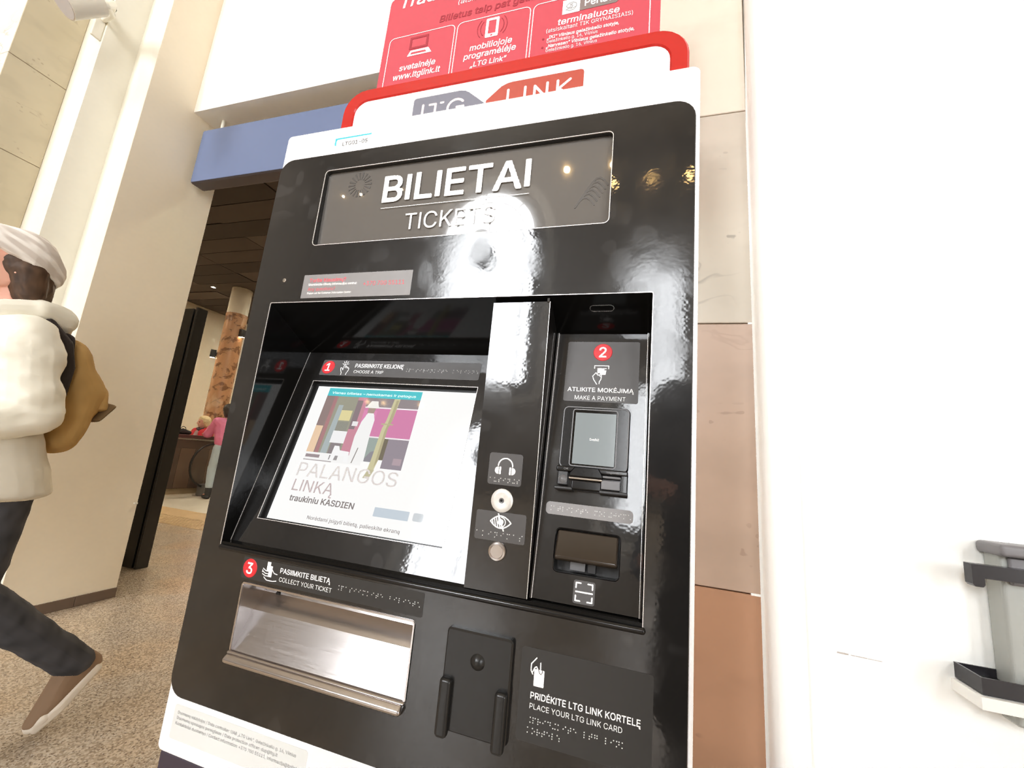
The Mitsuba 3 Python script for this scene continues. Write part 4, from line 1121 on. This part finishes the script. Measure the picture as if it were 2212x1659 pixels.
def head(c, f, s=1.0, pitch=0.0):
    """a head centred at c looking along the horizontal direction f: skull, jaw, nose, ears, lips, brow"""
    f = np.asarray(f, float) / np.linalg.norm(f)
    up = np.array([0, 0, 1.0])
    r = np.cross(f, up)
    f2 = f * math.cos(pitch) - up * math.sin(pitch)
    u2 = up * math.cos(pitch) + f * math.sin(pitch)
    q = lambda a, b, z: np.asarray(c) + (f2 * a + r * b + u2 * z) * s
    sph = lambda p, rad: m3.Manifold.sphere(rad * s, 18).translate(p.tolist())
    H = [m3.Manifold.batch_hull([sph(q(-.030, 0, .030), .083), sph(q(.022, 0, .036), .072)]),
         m3.Manifold.batch_hull([sph(q(.020, 0, .01), .066), sph(q(.058, 0, -.072), .026), sph(q(.052, .016, -.070), .022), sph(q(.052, -.016, -.070), .022), sph(q(-.01, .045, -.045), .022), sph(q(-.01, -.045, -.045), .022)]),
         m3.Manifold.batch_hull([sph(q(.088, 0, .018), .008), sph(q(.108, 0, -.018), .010), sph(q(.088, .013, -.020), .008), sph(q(.088, -.013, -.020), .008)]),
         m3.Manifold.batch_hull([sph(q(.082, .022, -.046), .006), sph(q(.090, 0, -.044), .008), sph(q(.082, -.022, -.046), .006)]),
         m3.Manifold.batch_hull([sph(q(.076, .034, .030), .009), sph(q(.086, 0, .034), .010), sph(q(.076, -.034, .030), .009)])]
    for b in (-1, 1):
        H.append(m3.Manifold.batch_hull([sph(q(-.012, .074 * b, .016), .009), sph(q(-.022, .084 * b, .020), .008), sph(q(-.006, .074 * b, -.022), .008), sph(q(-.020, .082 * b, .000), .009)]))
    return m3.Manifold.batch_boolean(H, m3.OpType.Add), q, sph


def face_bits(k, q, s=1.0):
    for b in (-1, 1):
        part(k, 'eye', tm(m3.Manifold.sphere(.0095 * s, 12).translate(q(.0835, .030 * b, .012).tolist())), 'eye_dark', True)
    part(k, 'lips', tm(m3.Manifold.batch_hull([m3.Manifold.sphere(.004 * s, 8).translate(q(a, b, -.046).tolist()) for a, b in ((.086, -.020), (.0965, 0), (.086, .020))])), 'lip', True)


# the walker: facing -y, her left side towards the camera
wk = thing('person', 'person walking in a white jacket, white knit hat and dark trousers beside the passage wall', 'person')
X = -2.08
hc = np.array([X, 0.172, 1.605])
hm, q, sph = head(hc, (0, -1, 0), 1.0, 0.12)
J = dict(neck=(X, .215, 1.475), chest=(X, .215, 1.265), waist=(X, .235, 1.075), pel=(X, .262, .94),
         shN=(X + .150, .222, 1.365), shF=(X - .150, .205, 1.365), elN=(X + .175, .258, 1.130), wrN=(X + .150, .040, 1.020), elF=(X - .19, .28, 1.11), wrF=(X - .16, .10, .97),
         hiN=(X + .075, .285, .90), knN=(X + .060, .300, .540), anN=(X + .060, .655, .205), hiF=(X - .080, .250, .90), knF=(X - .085, .015, .52), anF=(X - .085, -.155, .10))
J = {k_: np.array(v_) for k_, v_ in J.items()}
body = [hm, bones([(J['neck'] + [0, .01, -.03], .058, hc + [0, .03, -.05], .052), (J['chest'], .13, J['waist'], .115), (J['waist'], .115, J['pel'], .125), (J['neck'] + [0, .01, -.03], .058, J['chest'], .12),
         (J['shN'], .055, J['shF'], .055), (J['shN'], .050, J['elN'], .040), (J['elN'], .040, J['wrN'], .028), (J['shF'], .050, J['elF'], .040), (J['elF'], .040, J['wrF'], .028),
         (J['hiN'], .085, J['knN'], .055), (J['knN'], .050, J['anN'], .030), (J['hiF'], .085, J['knF'], .055), (J['knF'], .055, J['anF'], .036),
         (J['anN'], .030, J['anN'] + [0, .02, -.03], .028), (J['anN'], .030, (X + .06, .585, .06), .026), (J['anF'], .038, (X - .085, -.30, .045), .030)]),
        hand(J['wrN'], (0, -.9, -.25), (1, 0, .2), 1.0, 1), hand(J['wrF'], (0, -.7, -.6), (-1, 0, .2), 1.0, -1)]
part(wk, 'body', soft(m3.Manifold.batch_boolean(body, m3.OpType.Add), 0.010, 5), 'skin', True, label='skin')
face_bits(wk, q)
hr = bones([(q(-.035, 0, .02), .094, q(-.060, 0, -.055), .072), (q(-.040, .045, .0), .058, q(-.050, .048, -.085), .044), (q(-.040, -.045, .0), .058, q(-.050, -.048, -.085), .044), (q(-.075, 0, -.02), .06, q(-.085, 0, -.085), .045)])
part(wk, 'hair', soft(hr, .012, 8, .006, 40, 3), 'hair_brown', True, label='dark brown bobbed hair')
hat = m3.Manifold.batch_hull([sph(q(-.035, 0, .040), .106), sph(q(.028, 0, .052), .090), sph(q(-.072, 0, .020), .082)]) - mbox(-3, 0, -1, 2, 0, 1).rotate([0, 0, 0]).translate([0, 0, 0])
cutp = np.array(q(0, 0, .012))
hat = m3.Manifold.batch_hull([sph(q(-.035, 0, .040), .106), sph(q(.028, 0, .052), .090), sph(q(-.078, 0, .014), .080)])
nrm = np.array([0, 0.30, 0.954])     # brim plane: low at the nape, high on the brow
hat = hat.trim_by_plane(nrm.tolist(), float(np.dot(nrm, q(-.03, 0, .012))))
part(wk, 'hat', soft(hat, .009, 6, .004, 60, 9), 'knit_hat', True, label='white knit hat')
part(wk, 'hat_mark', tm(m3.Manifold.batch_hull([m3.Manifold.sphere(.007, 10).translate(q(a, b, z).tolist()) for a, b, z in ((-.128, .062, .030), (-.146, .030, .000))])), 'hat_mark', True, label='dark mark at the back of the hat')
# clothes: short padded jacket, longer layer below, wide dark trousers, boots
jk = m3.Manifold.batch_boolean([bones([(J['shN'] + [-.05, .0, -.02], .100, J['chest'] + [.06, .0, .0], .135), (J['shF'] + [.05, .0, -.02], .100, J['chest'] + [-.06, 0, 0], .135), (J['chest'] + [.05, 0, 0], .138, J['waist'] + [.06, .0, .05], .132), (J['chest'] + [-.05, 0, 0], .138, J['waist'] + [-.06, 0, .05], .132),
          (J['waist'] + [.06, 0, .05], .132, J['waist'] + [-.06, 0, .05], .132), (J['chest'] + [.05, 0, .0], .138, J['chest'] + [-.05, 0, .0], .138), (J['neck'] + [0, .03, -.05], .085, J['chest'] + [0, .01, .08], .14),
          (J['shN'], .080, J['elN'], .084), (J['elN'], .084, J['wrN'] + [0, .02, .005], .055), (J['shF'], .080, J['elF'], .084), (J['elF'], .084, J['wrF'] + [0, .02, .005], .058)], 20)], m3.OpType.Add)
part(wk, 'jacket', soft(jk, .012, 9, .034, 9, 4), 'jacket_white', True, label='short white padded jacket')
hd_ = bones([(J['neck'] + [.075, .045, .000], .045, J['neck'] + [.045, .115, -.005], .050), (J['neck'] + [.045, .115, -.005], .050, J['neck'] + [-.045, .115, -.005], .050), (J['neck'] + [-.075, .045, .0], .045, J['neck'] + [-.045, .115, -.005], .050), (J['neck'] + [.075, .045, 0], .042, J['neck'] + [.065, -.045, -.03], .036), (J['neck'] + [-.075, .045, 0], .042, J['neck'] + [-.065, -.045, -.03], .036), (J['neck'] + [.02, .11, -.03], .055, J['neck'] + [-.02, .13, -.06], .05)])
part(wk, 'hood', soft(hd_, .012, 10, .008, 16, 7), 'jacket_white', True, label='white hood lying on the back')
hoodie = m3.Manifold.batch_boolean([m3.Manifold.batch_hull([ell(J['waist'] + [0, .0, -.02], .185, .140, .06), ell((X, .285, .862), .215, .152, .038)])], m3.OpType.Add)
part(wk, 'hem', soft(hoodie, .016, 6, .012, 10, 2), 'hoodie_cream', True, label='longer cream layer under the jacket')
trou = bones([(J['pel'] + [.05, .0, .0], .120, J['pel'] + [-.05, 0, 0], .120), (J['hiN'], .100, J['knN'], .064), (J['knN'], .064, J['anN'] + [0, -.012, .010], .056), (J['hiF'], .105, J['knF'], .085), (J['knF'], .085, J['anF'] + [0, 0, .06], .075)])
part(wk, 'trousers', soft(trou, .014, 8, .014, 12, 6), 'jeans_dark', True, label='wide dark trousers')


def shoe(k, heel, toe, w=.036, upn=(0, 0, 1)):
    heel, toe = np.asarray(heel, float), np.asarray(toe, float)
    d = (toe - heel) / np.linalg.norm(toe - heel)
    L = np.linalg.norm(toe - heel)
    up = np.asarray(upn, float) - np.dot(upn, d) * d
    up /= np.linalg.norm(up)
    sd = np.cross(d, up)
    s_ = lambda a, b, u, r: m3.Manifold.sphere(r, 12).translate((heel + d * a * L + sd * b + up * u).tolist())
    upper = m3.Manifold.batch_hull([s_(.10, 0, .045, .036), s_(.10, 0, .085, .034), s_(.34, 0, .075, .036), s_(.62, 0, .038, .038), s_(.70, .010, .030, .032), s_(.90, 0, .026, .024), s_(.08, 0, .030, .034)])
    sole = m3.Manifold.batch_hull([s_(.05, 0, .006, .012)] + [s_(a, b, u, .011) for a, b in ((.10, .024), (.10, -.024), (.66, .032), (.66, -.032), (.94, .012), (.94, -.012)) for u in (.004, .020)])
    part(k, 'shoe', soft(upper, .008, 5), 'shoe_brown', True, label='brown shoe')
    part(k, 'toe_cap', soft(m3.Manifold.batch_hull([s_(.78, .012, .022, .026), s_(.80, -.010, .022, .026), s_(.925, 0, .020, .0225)]), .008, 3), 'shoe_sole', True, label='white toe')
    part(k, 'shoe_sole', soft(sole, .010, 2), 'shoe_sole', True, label='white sole')


shoe(wk, (X + .06, .735, .185), (X + .06, .562, .010), upn=(0, -.70, .71))
shoe(wk, (X - .085, -.10, .010), (X - .085, -.365, .010))

bp = thing('backpack', 'tan backpack with a dark top strap on the back of the person in white', 'backpack')
bk = m3.Manifold.batch_hull([ell((X + .0, .395, 1.33), .115, .052, .085), ell((X, .440, 1.220), .140, .080, .09), ell((X, .418, 1.045), .130, .058, .060)])
part(bp, 'body', soft(bk, .014, 6, .018, 10, 8), 'bag_tan', True)
pk = m3.Manifold.batch_hull([ell((X + .02, .482, 1.225), .095, .042, .050), ell((X + .02, .488, 1.17), .100, .044, .02)])
part(bp, 'pocket', soft(pk, .012, 4, .010, 14, 1), 'bag_tan', True)
part(bp, 'flap', soft(m3.Manifold.batch_hull([ell((X + .04, .526, 1.182), .08, .018, .012), ell((X + .04, .486, 1.125), .085, .018, .012)]), .012, 3), 'bag_brown', True, label='dark brown pocket flap')
part(bp, 'strap', tube([(X + .105, .280, 1.440), (X + .125, .330, 1.38), (X + .130, .350, 1.30), (X + .125, .350, 1.20)], .018, 10), 'strap_black', 50, label='black shoulder strap')
part(bp, 'strap', soft(m3.Manifold.batch_hull([ell((X + .01, .352, 1.400), .105, .020, .032), ell((X + .01, .360, 1.30), .12, .022, .04)]), .014, 4), 'strap_black', True, label='black top panel')

# woman behind the counter
lw_ = thing('person', 'person with short blond hair and a red jacket sitting behind the counter', 'person')
c0 = np.array([-8.32, 5.62, 1.285])
f_ = np.array([0.10, -0.995, 0])
hm, q, sph = head(c0, (-.20, -.98, 0), 0.95)
r_ = np.cross(f_, [0, 0, 1.0])
o = lambda a, b, z: np.array([-8.32, 5.63, 0]) + f_ * a + r_ * b + [0, 0, z]
bd = [hm, bones([(o(-.01, 0, 1.17), .05, c0 + [0, 0, -.04], .05), (o(-.02, 0, 1.06), .12, o(-.02, 0, .70), .12), (o(-.02, .15, 1.11), .055, o(-.02, -.15, 1.11), .055), (o(-.02, .15, 1.11), .048, o(.02, .22, .93), .04), (o(.02, .22, .93), .04, o(.25, .12, 1.0), .03), (o(-.02, -.15, 1.11), .048, o(.02, -.22, .93), .04), (o(.02, -.22, .93), .04, o(.25, -.12, 1.0), .03),
       (o(0, .09, .62), .085, o(.38, .09, .60), .06), (o(.38, .09, .60), .06, o(.36, .09, .12), .04), (o(0, -.09, .62), .085, o(.38, -.09, .60), .06), (o(.38, -.09, .60), .06, o(.36, -.09, .12), .04), (o(.36, .09, .10), .04, o(.48, .09, .05), .035), (o(.36, -.09, .10), .04, o(.48, -.09, .05), .035), (o(-.02, .0, .70), .12, o(0, 0, .62), .13)]),
      hand(o(.25, .12, 1.0), f_, (0, 0, 1), .95, 1), hand(o(.25, -.12, 1.0), f_, (0, 0, 1), .95, -1)]
part(lw_, 'body', soft(m3.Manifold.batch_boolean(bd, m3.OpType.Add), .014, 4), 'skin', True, label='skin')
face_bits(lw_, q, .95)
hr = bones([(q(-.035, 0, .045), .100, q(-.070, 0, -.01), .080), (q(.015, 0, .075), .070, q(-.04, 0, .06), .09), (q(-.03, .05, .02), .06, q(-.05, .05, -.05), .045), (q(-.03, -.05, .02), .06, q(-.05, -.05, -.05), .045)])
part(lw_, 'hair', soft(hr, .014, 5, .012, 45, 3), 'hair_blond', True, label='short blond hair')
jk = bones([(o(-.02, .15, 1.10), .085, o(-.02, -.15, 1.10), .085), (o(-.02, .08, 1.06), .135, o(-.02, .08, .68), .13), (o(-.02, -.08, 1.06), .135, o(-.02, -.08, .68), .13), (o(-.02, .16, 1.10), .075, o(.02, .23, .93), .062), (o(.02, .23, .93), .062, o(.21, .14, .985), .045), (o(-.02, -.16, 1.10), .075, o(.02, -.23, .93), .062), (o(.02, -.23, .93), .062, o(.21, -.14, .985), .045)])
part(lw_, 'jacket', soft(jk, .018, 6, .010, 14, 4), 'jacket_red', True, label='red jacket')
part(lw_, 'scarf', soft(bones([(o(.045, .065, 1.165), .022, o(.075, 0, 1.145), .024), (o(.075, 0, 1.145), .024, o(.045, -.065, 1.165), .022), (o(-.06, .0, 1.19), .022, o(.045, .065, 1.165), .022), (o(-.06, 0, 1.19), .022, o(.045, -.065, 1.165), .022)]), .012, 4), 'scarf_dark', True, label='dark scarf')
part(lw_, 'blouse', soft(m3.Manifold.batch_hull([ell(o(.105, 0, 1.10), .030, .030, .03), ell(o(.125, 0, .98), .045, .045, .05)]), .014, 2), 'blouse_grey', True, label='patterned blouse')
part(lw_, 'trousers', soft(bones([(o(0, .09, .62), .10, o(.38, .09, .60), .075), (o(.38, .09, .60), .075, o(.36, .09, .14), .06), (o(0, -.09, .62), .10, o(.38, -.09, .60), .075), (o(.38, -.09, .60), .075, o(.36, -.09, .14), .06)]), .02, 3), 'jeans_dark', True)
st = thing('stool', 'stool behind the counter under the person in the red jacket', 'stool')
part(st, 'seat', cyl(o(-.0, 0, .42), o(0, 0, .480), .17, 24), 'rubber_black', 40)
part(st, 'stem', cyl(o(0, 0, .03), o(0, 0, .42), .03, 12), 'steel', 40)
part(st, 'base', cyl(o(0, 0, 0), o(0, 0, .03), .22, 24), 'rubber_black', 40)

# person in pink leaning on the counter, mostly behind the machine
pw = thing('person', 'person in a pink jacket and pale jeans leaning on the counter beside the machine', 'person')
c0 = np.array([-7.03, 5.06, 1.50])
f_ = np.array([-0.95, 0.30, 0])
f_ /= np.linalg.norm(f_)
hm, q, sph = head(c0, f_, .97, .15)
r_ = np.cross(f_, [0, 0, 1.0])
o = lambda a, b, z: np.array([-6.84, 5.01, 0]) + f_ * a + r_ * b + [0, 0, z]
JP = dict(neck=o(.13, 0, 1.38), chest=o(.10, 0, 1.20), pel=o(.0, 0, .90), s1=o(.12, .16, 1.30), s2=o(.12, -.16, 1.30), e1=o(.15, .20, 1.06), w1=o(.42, .15, 1.080), e2=o(.26, -.22, 1.08), w2=o(.52, -.14, 1.085), h1=o(0, .09, .87), k1=o(.02, .10, .48), a1=o(-.04, .10, .10), h2=o(0, -.09, .87), k2=o(.08, -.10, .48), a2=o(.06, -.10, .10))
bd = [hm, bones([(JP['neck'], .05, c0 + [0, 0, -.04], .05), (JP['neck'], .06, JP['chest'], .12), (JP['chest'], .125, JP['pel'], .12), (JP['s1'], .055, JP['s2'], .055), (JP['s1'], .048, JP['e1'], .038), (JP['e1'], .038, JP['w1'], .028), (JP['s2'], .048, JP['e2'], .038), (JP['e2'], .038, JP['w2'], .028), (JP['h1'], .085, JP['k1'], .055), (JP['k1'], .055, JP['a1'], .036), (JP['h2'], .085, JP['k2'], .055), (JP['k2'], .055, JP['a2'], .036), (JP['a1'], .036, JP['a1'] + f_ * .14 + [0, 0, -.06], .03), (JP['a2'], .036, JP['a2'] + f_ * .14 + [0, 0, -.06], .03)]), hand(JP['w1'], f_, (0, 0, 1), .95, 1), hand(JP['w2'], f_, (0, 0, 1), .95, -1)]
part(pw, 'body', soft(m3.Manifold.batch_boolean(bd, m3.OpType.Add), .014, 4), 'skin', True, label='skin')
face_bits(pw, q, .97)
part(pw, 'hair', soft(bones([(q(-.035, 0, .045), .098, q(-.060, 0, -.06), .080), (q(.015, 0, .070), .068, q(-.04, 0, .06), .088)]), .016, 5, .008, 40, 3), 'hair_dark', True, label='dark hair')
jk = bones([(JP['s1'], .085, JP['s2'], .085), (JP['chest'] + r_ * .07, .13, JP['pel'] + r_ * .07 + [0, 0, .08], .125), (JP['chest'] - r_ * .07, .13, JP['pel'] - r_ * .07 + [0, 0, .08], .125), (JP['s1'], .085, JP['chest'], .15), (JP['s2'], .085, JP['chest'], .15), (JP['s1'], .078, JP['e1'], .070), (JP['e1'], .070, JP['w1'] - f_ * .05, .055), (JP['s2'], .078, JP['e2'], .070), (JP['e2'], .070, JP['w2'] - f_ * .05, .055)])
part(pw, 'jacket', soft(jk, .018, 6, .016, 12, 4), 'jacket_pink', True, label='pink jacket')
part(pw, 'trousers', soft(bones([(JP['pel'], .128, JP['h1'], .10), (JP['pel'], .128, JP['h2'], .10), (JP['h1'], .10, JP['k1'], .078), (JP['k1'], .078, JP['a1'] + [0, 0, .12], .066), (JP['h2'], .10, JP['k2'], .078), (JP['k2'], .078, JP['a2'] + [0, 0, .12], .066)]), .02, 5, .012, 12, 2), 'jeans_pale', True, label='pale jeans')
for a_ in ('a1', 'a2'):
    A = JP[a_]
    part(pw, 'boot', soft(m3.Manifold.batch_boolean([bones([(A + [0, 0, .10], .058, A, .052)]), m3.Manifold.batch_hull([m3.Manifold.sphere(.045, 12).translate((A + [0, 0, -.055]).tolist()), m3.Manifold.sphere(.035, 12).translate((A + f_ * .15 + [0, 0, -.065]).tolist())])], m3.OpType.Add), .012, 4), 'boot_dark', True, label='dark boot')

# the photographer, in dark clothes just behind the camera: the machine's black front mirrors the figure
ph = thing('person', 'person in dark clothes standing before the machine, mirrored dark in its lower right front', 'person')
px_, py_ = 0.31, -1.02
hm, q, sph = head(np.array([px_, py_ + .02, 1.60]), (-.25, 1, 0), 1.0, .15)
o = lambda a, b, z: np.array([px_ + b, py_ + a, z])
JQ = dict(nk=o(0, 0, 1.46), ch=o(0, 0, 1.28), pe=o(0, 0, .95), s1=o(0, .18, 1.39), s2=o(0, -.18, 1.39), e1=o(.02, .27, 1.10), w1=o(.18, .10, 1.06), e2=o(.04, -.25, 1.12), w2=o(.22, -.27, 1.09), h1=o(0, .09, .90), k1=o(.01, .11, .50), a1=o(0, .12, .10), h2=o(0, -.09, .90), k2=o(.01, -.11, .50), a2=o(0, -.12, .10))
bd = [hm, bones([(JQ['nk'], .055, o(.02, 0, 1.55), .05), (JQ['nk'], .06, JQ['ch'], .13), (JQ['ch'], .13, JQ['pe'], .13), (JQ['s1'], .055, JQ['s2'], .055), (JQ['s1'], .05, JQ['e1'], .04), (JQ['e1'], .04, JQ['w1'], .028), (JQ['s2'], .05, JQ['e2'], .04), (JQ['e2'], .04, JQ['w2'], .028), (JQ['h1'], .09, JQ['k1'], .055), (JQ['k1'], .055, JQ['a1'], .038), (JQ['h2'], .09, JQ['k2'], .055), (JQ['k2'], .055, JQ['a2'], .038), (JQ['a1'], .038, JQ['a1'] + [0, .14, -.06], .03), (JQ['a2'], .038, JQ['a2'] + [0, .14, -.06], .03)]),
      hand(JQ['w1'], (-.3, 1, 0), (0, 0, 1), .95, 1), hand(JQ['w2'], (.2, 1, 0), (0, 0, 1), .95, -1)]
part(ph, 'body', soft(m3.Manifold.batch_boolean(bd, m3.OpType.Add), .014, 4), 'skin', True, label='skin')
face_bits(ph, q)
part(ph, 'hair', soft(bones([(q(-.035, 0, .04), .098, q(-.05, 0, -.03), .082), (q(.015, 0, .07), .068, q(-.04, 0, .06), .088)]), .016, 4, .006, 40, 3), 'hair_dark', True, label='dark hair')
part(ph, 'coat', soft(bones([(JQ['s1'] + [-.03, 0, -.02], .09, JQ['s2'] + [.03, 0, -.02], .09), (JQ['ch'] + [.06, 0, 0], .145, o(0, .07, .80), .15), (JQ['ch'] + [-.06, 0, 0], .145, o(0, -.07, .80), .15), (JQ['ch'], .15, o(0, 0, .80), .16), (o(0, .07, .80), .15, o(0, .09, .42), .16), (o(0, -.07, .80), .15, o(0, -.09, .42), .16), (o(0, .07, .6), .15, o(0, -.07, .6), .15), (o(0, .07, .45), .15, o(0, -.07, .45), .15), (JQ['nk'] + [0, -.01, -.04], .08, JQ['ch'], .15), (JQ['s1'], .078, JQ['e1'], .066), (JQ['e1'], .066, JQ['w1'] - [0, .03, 0], .05), (JQ['s2'], .078, JQ['e2'], .066), (JQ['e2'], .066, JQ['w2'] - [0, .03, 0], .05)]), .02, 6, .012, 11, 5), 'coat_black', True, label='long black coat')
part(ph, 'trousers', soft(bones([(o(0, 0, .88), .13, JQ['h1'], .11), (o(0, 0, .88), .13, JQ['h2'], .11), (JQ['h1'], .11, JQ['k1'], .08), (JQ['k1'], .08, JQ['a1'] + [0, 0, .03], .07), (JQ['h2'], .11, JQ['k2'], .08), (JQ['k2'], .08, JQ['a2'] + [0, 0, .03], .07)]), .02, 5, .010, 12, 2), 'coat_black', True, label='black trousers')
for b_ in (.12, -.12):
    shoe(ph, o(-.05, b_, .012), o(.215, b_, .012))
